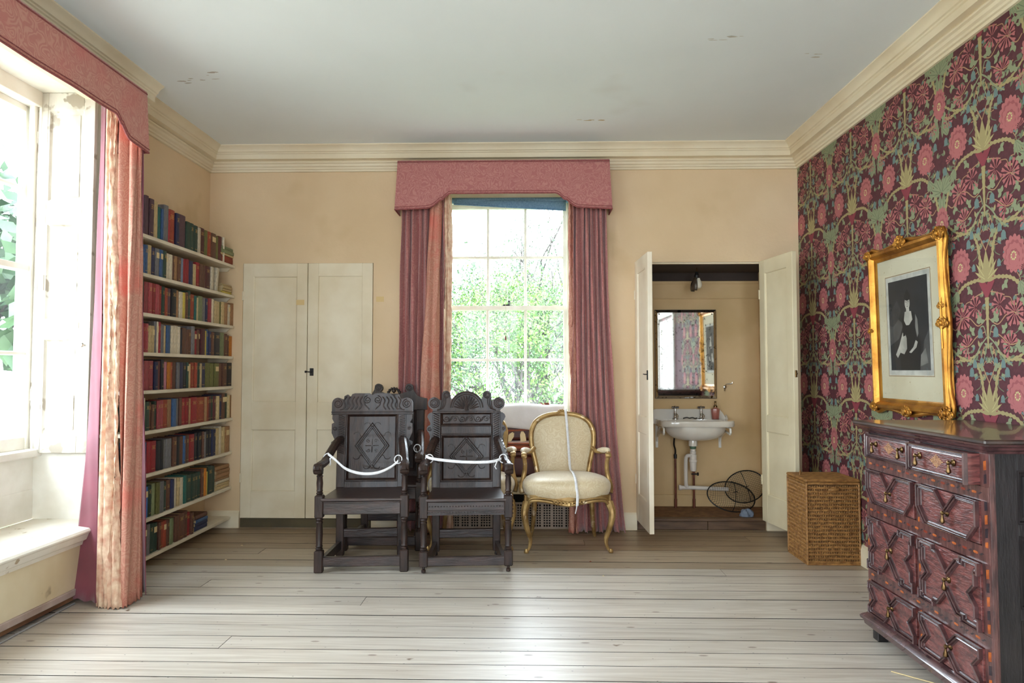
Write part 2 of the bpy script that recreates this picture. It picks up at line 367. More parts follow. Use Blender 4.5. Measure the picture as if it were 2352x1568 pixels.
def flake(cx, cy_, L_, W_, n, mat, seed):
    r_ = random.Random(seed); m = MB()
    for k in range(n):
        x = cx+r_.uniform(-L_, L_); y = cy_+r_.uniform(-W_, W_); a = r_.uniform(.01, .035); b = a*r_.uniform(.12, .4)
        m.add([(x+a*math.cos(2*PI*i/7)*r_.uniform(.6, 1.1), y+b*math.sin(2*PI*i/7)*r_.uniform(.5, 1.1), ZC-.0006-k*1e-5) for i in range(7)], [tuple(range(7))])
    stuff(m.obj('peeled_paint', mat, cg, smooth=0, fix=False))
flake(-2.02, 4.16, .14, .09, 12, M('grey_mould', (186, 180, 174), rough=1), 1); flake(.45, 4.93, .09, .012, 7, M('peeled_tan', (190, 170, 130), rough=1), 2)
flake(1.05, 3.72, .12, .03, 6, M('peeled_pale', (200, 196, 186), rough=1), 3); flake(1.6, 3.95, .05, .05, 4, M('peeled_pale', (200, 196, 186), rough=1), 4)
# cornice all round, mitred
PROF = [(0, 2.852), (.014, 2.854), (.016, 2.868), (.026, 2.872), (.028, 2.884), (.040, 2.892), (.044, 2.908), (.056, 2.914), (.058, 2.922), (.052, 2.932), (.088, 2.938), (.088, 2.976), (.096, 2.980), (.098, 2.988), (.108, 2.992), (.112, 3.004), (.124, 3.018), (.140, 3.028), (.146, 3.032), (.146, 3.0405)]
def wallcornice(name, path, closed=False):
    return struct(MB().sweep(path, [(o, z) for o, z in PROF]+[(0, 3.0405)], closed).obj(name, cornice_m, smooth=30))
wallcornice('trim_1', [(XL, YF), (XR, YF), (XR, YB), (XL, YB)], True)
bm_ = MB().box(XL, -2.446, YF+.15, 4.275, 2.835, ZC)
bm_.sweep([(-2.446, 4.275), (-2.446, YF+.15)], [(o, z) for o, z in PROF]+[(0, 3.0405)])
struct(bm_.obj('trim_2', cornice_m, smooth=30))
# skirtings
BP = [(0, 0), (.016, 0), (.016, .105), (.012, .112), (.012, .120), (.006, .130), (0, .134)]
def skirt(name, path, mat=cream): return struct(MB().sweep(path, BP).obj(name, mat, smooth=30))
skirt('baseboard_back', [(-2.307, YB), (XL, YB)]); skirt('baseboard_back', [(WX0-.02, YB), (-1.25, YB)]); skirt('baseboard_back', [(.845, YB), (WX1+.03, YB)]); skirt('baseboard_back', [(XR, YB), (1.853, YB)])
skirt('baseboard_right', [(XR, 1.78), (XR, YB)]); skirt('baseboard_right', [(XR, YF), (XR, .54)]); skirt('baseboard_front', [(XL, YF), (XR, YF)])
skirt('baseboard_left', [(XL, YB), (XL, 4.06)])

# ------------------------------------------------------------------ wallpaper print (flat shapes laid on the wall)
paper = {'ground2': (108, 48, 56), 'pink': (168, 98, 98), 'pink2': (146, 78, 80), 'rose': (132, 54, 64), 'olive': (156, 142, 98), 'sage': (132, 138, 106), 'sage2': (104, 112, 86), 'blue': (102, 122, 118), 'stem': (164, 126, 94), 'cen': (190, 178, 124)}
pk = list(paper); pm = [M('paper_'+k, paper[k], rough=.75) for k in pk]
class Print:
    def __init__(s): s.mb = MB(); s.shapes = []
    def poly(s, pts, col, lay): s.shapes.append((pts, col, lay))
    def leaf(s, x, y, l, w_, a, col, lay, serr=0, vein=None):
        pts = []; n = 10
        for sd in (1, -1):
            rng = range(0, n+1) if sd == 1 else range(n-1, 0, -1)
            for i in rng:
                t = i/n; ww = w_*math.sin(PI*t**.8)*(1+(serr*(1 if i % 2 else -1)))
                pts.append((t*l, sd*ww))
        ca, sa = math.cos(a), math.sin(a)
        s.poly([(x+p*ca-q*sa, y+p*sa+q*ca) for p, q in pts], col, lay)
        if vein: s.stroke([(x+l*.05*ca, y+l*.05*sa), (x+l*.85*ca, y+l*.85*sa)], w_*.12, vein, lay+1)
    def stroke(s, pts, wd, col, lay, knob=0, taper=False):
        P = catmull([(p[0], p[1], 0) for p in pts], 6) if len(pts) > 2 else [Vector((p[0], p[1], 0)) for p in pts]
        L_, R_ = [], []; n = len(P)
        for i, p in enumerate(P):
            t = (P[min(i+1, n-1)]-P[max(i-1, 0)]).normalized()
            w2 = wd*(1+(knob if i % 2 else -knob))*((1-.7*i/n) if taper else 1)
            L_.append((p.x-t.y*w2, p.y+t.x*w2)); R_.append((p.x+t.y*w2, p.y-t.x*w2))
        for i in range(n-1): s.poly([L_[i], L_[i+1], R_[i+1], R_[i]], col, lay)
    def star(s, x, y, r, lay, n=11, rot=0, a0=0, a1=2*PI):
        for i in range(n):
            a = rot+a0+(a1-a0)*(i+.5)/n; rr = r*(.82+.22*((i*7) % 3)/2)
            ca, sa = math.cos(a), math.sin(a); ww = r*.075
            P = [(.12*rr, ww*.25), (.6*rr, ww*.7), (.78*rr, ww*1.5), (.95*rr, ww*2.0), (rr, ww*.8), (.93*rr, 0), (rr, -ww*.8), (.95*rr, -ww*2.0), (.78*rr, -ww*1.5), (.6*rr, -ww*.7), (.12*rr, -ww*.25)]
            s.poly([(x+p*ca-q*sa, y+p*sa+q*ca) for p, q in P], 'pink', lay+i % 2)
    def peony(s, x, y, rx, ry, lay, tilt=0):
        for k, (f, col) in enumerate(((1, 'pink'), (.80, 'pink2'), (.74, 'pink'), (.50, 'pink2'), (.45, 'pink'))):
            n = (15, 12, 12, 8, 8)[k]; pts = []
            for i in range(n*4):
                a = 2*PI*i/(n*4); q = abs(math.sin(a*n/2+k)); rr = f*(.86+.16*q)
                pts.append((x+rx*rr*math.cos(a), y+ry*rr*math.sin(a)-ry*.08*k))
            s.poly(pts, col, lay+k)
        for i in range(9):
            a = 2*PI*i/9; s.poly([(x-rx*.05+rx*.2*math.cos(a)+dx*.004, y-ry*.1+ry*.2*math.sin(a)+dy*.004) for dx, dy in ((-1, -1), (1, -1), (1, 1), (-1, 1))], 'cen', lay+6)
    def bell(s, x, y, h, lay):
        s.poly([(x+p*h, y+q*h) for p, q in ((-.12, .5), (.12, .5), (.34, .2), (.36, -.3), (.48, -.5), (.25, -.42), (.12, -.55), (0, -.42), (-.12, -.55), (-.25, -.42), (-.48, -.5), (-.36, -.3), (-.34, .2))], 'blue', lay)
    def acanth(s, x, y, l, a, lay, n=5, spread=1.5):
        for i in range(n):
            aa = a+spread*(i-(n-1)/2)/n; s.leaf(x, y, l*(1-.12*abs(i-(n-1)/2)), l*.13, aa, 'sage' if i % 2 else 'sage', lay+(i % 2), .12, 'sage2')
pr = Print()
for sg in (1, -1):
    m_ = lambda pts: [(sg*p[0], p[1]) for p in pts]
    A = lambda a: a if sg == 1 else PI-a
    pr.stroke(m_([(.02, -.03), (.10, -.035), (.17, -.05), (.235, -.10), (.275, -.17), (.30, -.25), (.33, -.31)]), .0085, 'olive', 3, .3)
    pr.stroke(m_([(.05, -.02), (.045, .06), (.06, .14), (.10, .195), (.17, .21), (.25, .20), (.30, .22)]), .0085, 'olive', 3, .3)
    pr.stroke(m_([(.33, -.31), (.27, -.36), (.20, -.40), (.12, -.40), (.06, -.37)]), .006, 'olive', 3, .3)
    pr.leaf(0, -.04, .135, .011, A(R(70)), 'olive', 6, 0, 'cen'); pr.leaf(0, -.04, .115, .011, A(R(50)), 'olive', 5, 0, 'cen'); pr.leaf(0, -.04, .095, .010, A(R(30)), 'olive', 6, 0, 'cen'); pr.leaf(0, -.045, .075, .009, A(R(10)), 'olive', 5)
    pr.peony(sg*.19, .055, .074, .086, 8)
    pr.peony(sg*.33, .30-.62, .055, .085, 8) if sg == 1 else None
    pr.star(sg*.085, -.16, .058, 12, 9, 0, R(20), R(330)); pr.star(sg*.185, -.205, .066, 12, 13)
    pr.star(sg*.15, -.345, .062, 12, 9, R(30) if sg == 1 else R(60), R(-20), R(230)); pr.star(sg*.265, -.43+.62, .04, 12, 9); pr.star(sg*.25, -.02, .04, 12, 7, 0, R(20), R(200))
    pr.bell(sg*.055, -.285, .048, 9); pr.bell(sg*.05, -.40+.62-.02, .04, 9); pr.bell(sg*.125, .15, .045, 9); pr.bell(sg*.285, .09, .042, 9); pr.bell(sg*.30, -.06, .045, 9); pr.bell(sg*.245, .165, .035, 9); pr.bell(sg*.10, -.43, .04, 9); pr.bell(sg*.09, .03, .035, 9)
    pr.stroke(m_([(.012, -.30), (.03, -.255), (.055, -.258)]), .003, 'sage', 4); pr.stroke(m_([(0, -.30), (.05, -.34), (.10, -.40), (.16, -.44)]), .004, 'sage', 4); pr.stroke(m_([(0, -.33), (.03, -.40), (.05, -.46)]), .003, 'sage', 4)
    pr.stroke(m_([(.01, -.22), (.07, -.25), (.13, -.21), (.185, -.205), (.24, -.26), (.28, -.24)]), .0028, 'stem', 4); pr.stroke(m_([(.02, -.28), (.08, -.30), (.15, -.345), (.22, -.33)]), .0028, 'stem', 4)
    pr.stroke(m_([(.0, -.09), (.05, -.10), (.12, -.12)]), .0028, 'stem', 4); pr.stroke(m_([(.0, .10), (.05, .2), (.03, .27)]), .003, 'stem', 4)
    for q in range(10):
        px = (.055, .05, .12, .23, .245, .12, .29, .22, .06, .21)[q]; py = (-.215, -.235, -.275, -.27, -.15, -.07, -.40, -.38, .17, .27)[q]
        for e in (-.7, .5, 1.8): pr.leaf(sg*px, py, .032, .0105, A(e+q), 'sage', 10)
    pr.acanth(sg*.33, -.16, .12, A(R(140)), 6, 5, 1.7); pr.leaf(sg*.315, -.16, .17, .016, A(R(-86)), 'sage', 6, 0, 'sage2')
    pr.acanth(sg*.27, .12, .09, A(R(75)), 6, 4, 1.2); pr.acanth(sg*.22, -.07, .08, A(R(-70)), 6, 4, 1.3)
    pr.leaf(sg*.315, .12, .12, .012, A(R(95)), 'sage', 6, 0, 'sage2')
    rq = random.Random(77)
    for q in range(46):
        px, py = rq.uniform(.0, .33), rq.uniform(-.40, .22); aa = rq.uniform(0, 6.28); pr.leaf(sg*px, py, .034, .0075, A(aa), ('sage', 'sage2', 'sage2', 'olive', 'blue')[q % 5], 2); pr.leaf(sg*px, py, .030, .007, A(aa+.9), ('sage', 'sage2')[q % 2], 2)
        if q % 2: pr.stroke([(sg*px, py), (sg*(px+.03*math.cos(aa+2)), py+.03*math.sin(aa+2)), (sg*(px+.06*math.cos(aa+2.6)), py+.06*math.sin(aa+2.6))], .0022, ('stem', 'sage2')[q % 3 > 0], 2)
    for q in range(8): pr.leaf(sg*(.015+.04*q), .245-.02*(q % 3), .035, .007, A(R(60+35*q)), 'sage2', 3)
pr.poly([(0, -.135), (.055, -.05), (.05, -.02), (.02, -.035), (0, -.06), (-.02, -.035), (-.05, -.02), (-.055, -.05)], 'rose', 4)
pr.stroke([(0, -.12), (0, -.18), (0, -.26), (0, -.36)], .015, 'olive', 5, .12, True)
pr.leaf(0, -.05, .155, .022, R(90), 'olive', 7)
pr.stroke([(.33, -.13), (.33, -.30)], .006, 'ground2', 1)
def paper_tile(cut=None):
    mb = MB()
    for idx, (pts, col, lay) in enumerate(sorted(pr.shapes, key=lambda q: q[2])):
        if cut is not None and max(p[1] for p in pts) > cut: continue
        n = len(pts); mb.add([(-.0002-1.2e-6*idx, -p[0], p[1]) for p in pts], [tuple(range(n))], pk.index(col))
    return mb
t0 = paper_tile(); t1 = paper_tile(3.035-2.95)
first = {}
for col_ in range(11):
    yc = 5.29-.665*col_
    for row in range(5):
        zf = 2.95-.62*row
        if .30 < yc < 2.05 and zf < 2.2: continue
        key = row == 0
        if key not in first:
            o = (t1 if key else t0).obj('wallpaper_repeat', pm, wall_right, smooth=0, fix=False); first[key] = o
        else:
            o = first[key].copy(); C.objects.link(o)
        o.location = (XR, yc, zf); stuff(o)

# ------------------------------------------------------------------ outside
def tree(x, y, z0, h, spread, n_leaf, leafm, barkm, label, seed, ls=.07, group='trees seen through the window'):
    rn = random.Random(seed)
    root = thing('tree', label, 'tree', (x, y, z0), 0, group)
    tips = []; tb = MB()
    def grow(p, d, l, r, lev):
        pts = [p]; rs = [r]; q = p; dd = d
        for i in range(4):
            dd = (dd+Vector((rn.uniform(-.25, .25), rn.uniform(-.25, .25), rn.uniform(-.05, .18)))).normalized(); q = q+dd*l/4; pts.append(q); rs.append(r*(1-.14*(i+1)))
        tb.tube(pts, rs, 5)
        if lev >= 4: tips.append(q); tips.append(pts[2]); return
        for i in range(3 if lev else 5):
            nd = (dd+Vector((rn.uniform(-1, 1), rn.uniform(-1, 1), rn.uniform(-.25, .6)))*(.9 if lev else spread)).normalized()
            grow(pts[rn.choice((2, 3, 4))], nd, l*rn.uniform(.55, .75), r*.5, lev+1)
    grow(Vector((0, 0, 0)), Vector((0, 0, 1)), h*.42, h*.022, 0)
    tb.obj('trunk', barkm, root, smooth=60, fix=False)
    lf = MB(); vs = []; fs = []
    for i in range(n_leaf):
        t = rn.choice(tips); p = t+Vector((rn.gauss(0, h*.035), rn.gauss(0, h*.035), rn.gauss(0, h*.035)))
        a = Vector((rn.gauss(0, 1), rn.gauss(0, 1), rn.gauss(0, 1))).normalized(); b = a.orthogonal().normalized(); s_ = ls*rn.uniform(.5, 1.2)
        k = len(vs); vs += [tuple(p-a*s_), tuple(p+b*s_*.5), tuple(p+a*s_), tuple(p-b*s_*.5)]; fs.append((k, k+1, k+2, k+3))
    lf.add(vs, fs); stuff(lf.obj('foliage', leafm, root, smooth=0, fix=False))
    return root
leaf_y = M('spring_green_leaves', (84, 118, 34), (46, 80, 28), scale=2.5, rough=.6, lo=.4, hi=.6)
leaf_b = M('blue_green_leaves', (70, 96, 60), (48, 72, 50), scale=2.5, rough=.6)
leaf_f = M('far_hazed_leaves', (110, 126, 100), (84, 104, 80), scale=1.5, rough=.7)  # distance haze is put into this paler leaf colour
bark = M('grey_bark', (74, 68, 62), (50, 45, 40), scale=6, rough=.9)
struct(box(-60, 60, 6.6, 90, -3.3, -3.2).obj('ground_lawn', M('lawn_grass', (64, 90, 44), (50, 76, 34), scale=1, rough=.9), smooth=0))
struct(box(-60, -3.6, -30, 6.6, -3.3, -3.2).obj('ground_terrace', M('pale_gravel', (170, 164, 150), (150, 144, 130), scale=4, rough=.9), smooth=0))
tree(.35, 13.5, -3.2, 7.1, .85, 15000, leaf_y, bark, 'bright green tree close behind the window, filling the lower right panes', 3, .042)
tree(-1.9, 14.5, -3.2, 6.6, .9, 13000, leaf_b, bark, 'blue-green tree behind the left panes of the window', 11, .042)
tree(-.5, 15.5, -3.2, 7.1, .8, 13000, leaf_y, bark, 'green tree behind the middle panes with a forked crown', 5, .042)
tree(.75, 20, -3.2, 9.3, .55, 4000, leaf_b, bark, 'tall thin-leaved tree with bare branches against the white sky at upper right', 21, .05)
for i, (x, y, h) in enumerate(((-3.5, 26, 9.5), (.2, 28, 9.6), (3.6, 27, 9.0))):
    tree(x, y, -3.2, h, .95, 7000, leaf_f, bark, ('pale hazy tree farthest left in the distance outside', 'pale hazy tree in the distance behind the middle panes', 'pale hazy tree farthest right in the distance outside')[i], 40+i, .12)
tree(-8.5, 6.5, -3.2, 8.6, .9, 9000, leaf_b, bark, 'grey-green tree outside the left-hand window, seen past its sash', 60, .17, 'trees outside the left window')

# ------------------------------------------------------------------ sash windows
def sash_window(name, w_, h, T, cols=3, rows=2, head=.09, mid=None, brl=.07):
    """local: x across, y outward, z up from sill; origin bottom-left of the opening"""
    root = thing(name, None, None); root.matrix_world = T; root['kind'] = 'structure'
    f = MB(); t = .026
    f.box(0, t, -.02, .12, 0, h, b=.003); f.box(w_-t, w_, -.02, .12, 0, h, b=.003); f.box(0, w_, -.02, .12, h-head, h, b=.003); f.box(-.02, w_+.02, -.05, .14, -.045, .0, b=.006)
    f.box(t, t+.012, -.02, -.005, 0, h-head, b=.002); f.box(w_-t-.012, w_-t, -.02, -.005, 0, h-head, b=.002)
    f.obj('window_frame', white, root, smooth=0)
    mid = mid or h/2
    for q, (z0, z1, y0) in enumerate(((mid-.018, h-head, .055), (.0, mid+.018, .012))):
        s_ = MB(); x0, x1 = t+.002, w_-t-.002; st_ = .036; br = brl if q else .036; tr_ = .036
        s_.box(x0, x0+st_, y0, y0+.038, z0, z1, b=.003); s_.box(x1-st_, x1, y0, y0+.038, z0, z1, b=.003)
        s_.box(x0+st_-.002, x1-st_+.002, y0+.0005, y0+.0375, z0, z0+br, b=.002); s_.box(x0+st_-.002, x1-st_+.002, y0+.0005, y0+.0375, z1-tr_, z1, b=.002)
        so = s_.obj('sash', white, root, smooth=0)
        gx0, gx1, gz0, gz1 = x0+st_, x1-st_, z0+br, z1-tr_
        for i in range(1, cols):
            x = gx0+(gx1-gx0)*i/cols; box(x-.012, x+.012, y0+.004, y0+.034, gz0, gz1, b=.005).obj('glazing_bar', white, so, smooth=0)
        for i in range(1, rows):
            z = gz0+(gz1-gz0)*i/rows; box(gx0, gx1, y0+.005, y0+.033, z-.012, z+.012, b=.005).obj('glazing_bar', white, so, smooth=0)
        for i in range(cols):
            for k in range(rows):
                a = gx0+(gx1-gx0)*i/cols; b_ = gx0+(gx1-gx0)*(i+1)/cols; c = gz0+(gz1-gz0)*k/rows; d = gz0+(gz1-gz0)*(k+1)/rows
                box(a+.006, b_-.006, y0+.017, y0+.020, c+.006, d-.006).obj('pane', glass_m, so, smooth=0, fix=False)
        if q == 1:
            MB().box(w_/2-.03, w_/2+.03, y0+.0, y0+.03, z1, z1+.012, b=.003).lathe([(.004, 0), (.004, .02), (.011, .024), (.011, .034), (.004, .038)], 10, (w_/2+.022, y0+.015, z1+.01)).obj('sash_catch', iron, so)
    return root
sash_window('window_1', WX1-WX0, 2.80-.83, Matrix.Translation((WX0, 5.86, .83)), head=.134, mid=.947, brl=.085)
Tl = lambda y: Matrix.Translation((-2.87, y, .80)) @ Matrix.Rotation(PI/2, 4, 'Z')
sash_window('window_2', 1.44, 2.08, Tl(2.55)); sash_window('added_window_3', 1.44, 2.08, Tl(-.57))  # the second one is unseen, added to bring in more daylight
sash_window('added_window_5', 1.44, 2.08, Tl(-2.72))  # unseen window, added for more light from the side
for n_, x_ in (('added_window_4', -.20), ('added_window_6', 1.90)): sash_window(n_, 1.50, 2.10, Matrix.Translation((x_, YF-.06, .60)) @ Matrix.Rotation(PI, 4, 'Z'))  # unseen windows behind the camera, added to lift the room's ambient light
# window 1 surroundings: panel below the sill, ledge, perforated grille
wp = MB(); wp.box(WX0, WX1, 5.80, 5.95, .38, .786, b=.002); wp.box(WX0-.005, WX1+.005, 5.76, 5.87, .786, .815, b=.005)
struct(wp.obj('trim_3', cream, smooth=0))
struct(MB().box(WX0-.005, WX0+.012, YB, 5.85, .4, 2.80).box(WX1-.012, WX1+.005, YB, 5.85, .4, 2.80).box(WX0, WX1, YB, 5.85, 2.765, 2.80).obj('trim_4', cream, smooth=0))
rc = thing('radiator_cover', 'cream ledge with taupe perforated grille below, under the central window', 'radiator cover', (0, 5.53, 0))
lg = MB().box(WX0, WX1, -.02, .27, .372, .402, b=.008).box(WX0+.01, WX1-.01, -.012, .01, .345, .372, b=.004).box(WX0+.01, WX1-.01, -.004, .02, .285, .345, b=.002).box(WX0+.01, WX1-.01, -.010, .01, .275, .29, b=.004)
lg.obj('ledge', cream, rc, smooth=0)
gm = MB(); gx0, gx1 = WX0+.01, WX1-.01
gm.box(gx0, gx1, 0, .012, .196, .212); gm.box(gx0, gx1, 0, .012, .008, .022)
x = gx0
while x < gx1:
    wd_ = .022 if int(round((x-gx0)/.0205)) % 4 == 0 else .008
    gm.box(x, x+wd_, .001, .010, .022, .196); x += wd_+.0125
for i in range(1, 9): gm.box(gx0, gx1, .0005, .0095, .022+i*.0193-.004, .022+i*.0193+.004)
stuff(gm.obj('grille_lattice', grille_m, rc, smooth=0, fix=False))
pb = MB()
for i in range(9): pb.box(gx0+.02+i*.13, gx0+.065+i*.13, .002, .012, .212, .276)

box(gx0, gx1, .10, .12, .0, .345).obj('back_panel', sub_m, rc, smooth=0)
# roller blind, cord, tape
rb = thing('roller_blind', 'blue cloth roller blind rolled up unevenly at top of the central window', 'blind', (-.16, 5.80, 2.675))
MB().tube([(-.485, 0, 0), (.487, 0, 0)], .024, 16).obj('roller', blind_m, rb)
bf = MB(); bf.grid(lambda u, v: (-.47+.94*u, -.024+.004*math.sin(u*9), .0-v*(.035+.055*u)), 20, 4); bf.obj('blind_cloth', blind_m, rb, solid=.001)
MB().tube([(-.47, -.024, -.036), (.47, -.024, -.092)], .005, 8).obj('bottom_lath', blind_m, rb)
MB().tube([(-.035, -.03, -.06), (-.034, -.03, -.6), (-.033, -.032, -1.14)], .0016, 6).obj('pull_cord', M('cream_cord', (200, 190, 176), rough=.8), rb)
MB().lathe([(0, -.03), (.007, -.026), (.010, -.015), (.008, -.002), (.004, .006), (.006, .012), (0, .016)], 12, (-.033, -.032, -1.15)).obj('acorn_pull', M('acorn_wood', (110, 60, 40), rough=.4), rb)
MB().tube(catmull([(.30, -.03, -.085), (.33, -.035, -.10), (.335, -.035, -.15), (.325, -.034, -.20)], 5), .006, 4, flat=.2).obj('blind_tab', ribbon_m, rb)

# ------------------------------------------------------------------ fabric: pelmets and curtains
def pelmet(name, L_, end, mid, dep, ew, lab, loc, rz, mat, flare=.02):
    """local x along the front (0..L_), y away from wall is negative, z down from 0; end/mid are drop depths, ew end width"""
    root = thing(name, lab, 'pelmet', loc, rz)
    def low(x):
        d = min(x, L_-x)
        a, b_, c = ew*.54, ew*.80, ew*.84
        q = (end-mid)*.55
        if d < a: return end-.010*d/a
        if d < b_: return end-.010-q*(1-math.cos((d-a)/(b_-a)*PI/2))
        if d < c: return end-.010-q+.006*math.sin((d-b_)/(c-b_)*PI)
        if d < ew: return (end-.010-q)+(mid-(end-.010-q))*math.sin((d-c)/(ew-c)*PI/2)
        return mid
    xs = [i*L_/90 for i in range(91)]
    path = [(0.0, 0.0, 0)]+[(x, -dep, x) for x in xs]+[(L_, 0.0, L_)]
    path = [(0, -dep*k/4, 0) for k in range(4)]+[(x, -dep, x) for x in xs]+[(L_, -dep*(3-k)/4, L_) for k in range(4)]
    def P_(u, v):
        i = round(u*(len(path)-1)); x, y, xx = path[i]; lo = low(xx); z = -lo*v
        fx = flare*v*(1 if x > L_*.995 else (-1 if x < L_*.005 else 0)); fy = -flare*.6*v*(-y/dep)
        return (x+fx, y+fy+.003*math.sin(x*13)*v, z)
    mb = MB(); mb.grid(P_, len(path), 10); mb.obj('fabric_face', mat, root, solid=.006, smooth=50)
    MB().tube([P_(i/(len(path)-1), 1) for i in range(len(path))], .006, 6).obj('bottom_piping', piping_m, root)
    MB().tube([tuple(Vector(P_(i/(len(path)-1), 1))+Vector((0, -.004, .018))) for i in range(4, len(path)-4)], .0028, 5).obj('braid', piping_m, root)
    MB().tube([tuple(Vector(P_(i/(len(path)-1), 0))+Vector((0, -.003, -.012))) for i in range(len(path))], .005, 6).obj('top_piping', piping_m, root)
    box(.01, L_-.01, -dep+.01, 0, -.02, -.004).obj('pelmet_board', riser_m, root, smooth=0)
    return root
pelmet('pelmet', 1.637, .385, .262, .20, .42, 'faded rose damask pelmet with shaped lower edge over the central window', (-1.017, 5.53, 2.877), 0, damask_b)
pelmet('pelmet', 1.52, .352, .24, .205, .32, 'faded coral damask pelmet over the tall window at far left', (-2.44, 2.44, 2.874), PI/2, damask)
def surf(ptop, pbot, z0, z1, nt=40, n=5, zf=None, pw=1.4, wob=.004, seed=1):
    rn = random.Random(seed); A_ = catmull([(p[0], p[1], 0) for p in ptop], n); B_ = catmull([(p[0], p[1], 0) for p in pbot], n)
    ph = [rn.uniform(0, 6) for _ in range(4)]
    def fn(u, v):
        i = round(u*(len(A_)-1)); a = A_[i]; b = B_[i]; t = v**pw; p = a*(1-t)+b*t
        q = wob*math.sin(v*9+ph[0]+i*.35)+wob*.6*math.sin(v*21+ph[1]+i*.8)
        return (p.x+q, p.y+q*.7, z0+(z1-z0)*v+(.006*math.sin(i*1.3+ph[2]) if v > .98 else 0))
    return fn, len(A_), nt
def folds(x0, x1, y, n, amp, seed=0):
    rn = random.Random(seed); out = []
    for i in range(2*n+1):
        t = i/(2*n); out.append((x0+(x1-x0)*t+rn.uniform(-.3, .3)*(x1-x0)/(2*n)*(0 < i < 2*n), y+(amp if i % 2 else -amp)*rn.uniform(.6, 1.1)))
    return out
def curtain(name, lab, parts, loc=(0, 0, 0)):
    root = thing(name, lab, 'curtain', loc)
    for pn, pt, pb_, z0, z1, mat, wob, seed, pw in parts:
        fn, nu, nt = surf(pt, pb_, z0, z1, 44, 6, wob=wob, seed=seed, pw=pw)
        if 'frayed' in pn:
            f0 = fn; rj = random.Random(seed); fn = lambda u, v, f0=f0, rj=rj: (lambda p: (p[0]+rj.uniform(-.0035, .0035), p[1]+rj.uniform(-.004, .004), p[2]+rj.uniform(-.004, .004)))(f0(u, v))
        MB().grid(fn, nu, nt*(2 if 'frayed' in pn else 1)).obj(pn, mat, root, smooth=60, solid=.004)
    return root
curtain('curtain', 'rose damask curtain hanging left of the central window behind the dark chairs', [
    ('curtain_face', folds(-1.0, -.665, 5.43, 7, .036, 3), folds(-1.02, -.665, 5.43, 7, .042, 4), 2.80, .018, damask_b, .004, 1, 1.2),
    ('faded_fold', [(-.77, 5.385), (-.745, 5.365), (-.72, 5.385), (-.70, 5.372), (-.685, 5.40)], [(-.87, 5.36), (-.83, 5.325), (-.79, 5.36), (-.75, 5.335), (-.70, 5.38)], 2.75, .012, damask_c, .006, 2, 1.0),
    ('frayed_edge', [(-.668, 5.43), (-.652, 5.40), (-.64, 5.43), (-.625, 5.41), (-.618, 5.45)], [(-.665, 5.43), (-.648, 5.40), (-.63, 5.43), (-.612, 5.41), (-.60, 5.45)], 2.80, .02, frayed_m, .008, 5, 1.0)])
curtain('curtain', 'rose damask curtain hanging right of the central window behind the gilt armchair', [
    ('curtain_face', folds(.345, .605, 5.43, 7, .034, 8), folds(.32, .74, 5.42, 7, .050, 9), 2.80, .014, damask_b, .004, 6, 2.2),
    ('frayed_edge', [(.318, 5.44), (.326, 5.415), (.338, 5.44), (.346, 5.42), (.352, 5.44)], [(.31, 5.40), (.33, 5.36), (.35, 5.40), (.37, 5.37), (.39, 5.42)], 2.80, .012, damask_c, .007, 7, 2.0)])
curtain('curtain', 'long faded coral curtain with tattered cream edge beside the bookshelves', [
    ('lining', [(-2.44, 3.91), (-2.465, 3.93), (-2.50, 3.955)], [(-2.275, 3.665), (-2.36, 3.69), (-2.462, 3.735)], 2.80, .03, lining_m, .002, 10, 2.8),
    ('leading_edge', [(-2.44, 3.92), (-2.425, 3.90), (-2.412, 3.915), (-2.40, 3.905)], [(-2.275, 3.67), (-2.255, 3.65), (-2.235, 3.665), (-2.225, 3.66)], 2.80, .008, frayed_m, .003, 11, 1.2),
    ('frayed_strip', [(-2.40, 3.905), (-2.392, 3.89), (-2.385, 3.905), (-2.378, 3.895), (-2.37, 3.91)], [(-2.225, 3.66), (-2.205, 3.64), (-2.18, 3.655), (-2.155, 3.64), (-2.14, 3.66)], 2.80, .006, frayed_m, .007, 12, 1.3),
    ('curtain_face', [(-2.37, 3.915), (-2.35, 3.90), (-2.325, 3.925), (-2.315, 3.95), (-2.30, 3.925), (-2.285, 3.915), (-2.275, 3.94), (-2.270, 3.955), (-2.262, 3.935), (-2.255, 3.94), (-2.252, 3.955)], [(-2.15, 3.67), (-2.155, 3.72), (-2.16, 3.76), (-2.145, 3.70), (-2.14, 3.66), (-2.125, 3.65), (-2.115, 3.68), (-2.12, 3.74), (-2.12, 3.78), (-2.12, 3.80), (-2.13, 3.84)], 2.80, .01, damask_c, .004, 13, 1.2),
    ('rear_lining', [(-2.254, 3.955), (-2.3, 3.965), (-2.36, 3.965)], [(-2.105, 3.83), (-2.16, 3.90), (-2.3, 3.93)], 2.80, .02, lining_m, .003, 14, 1.2)])

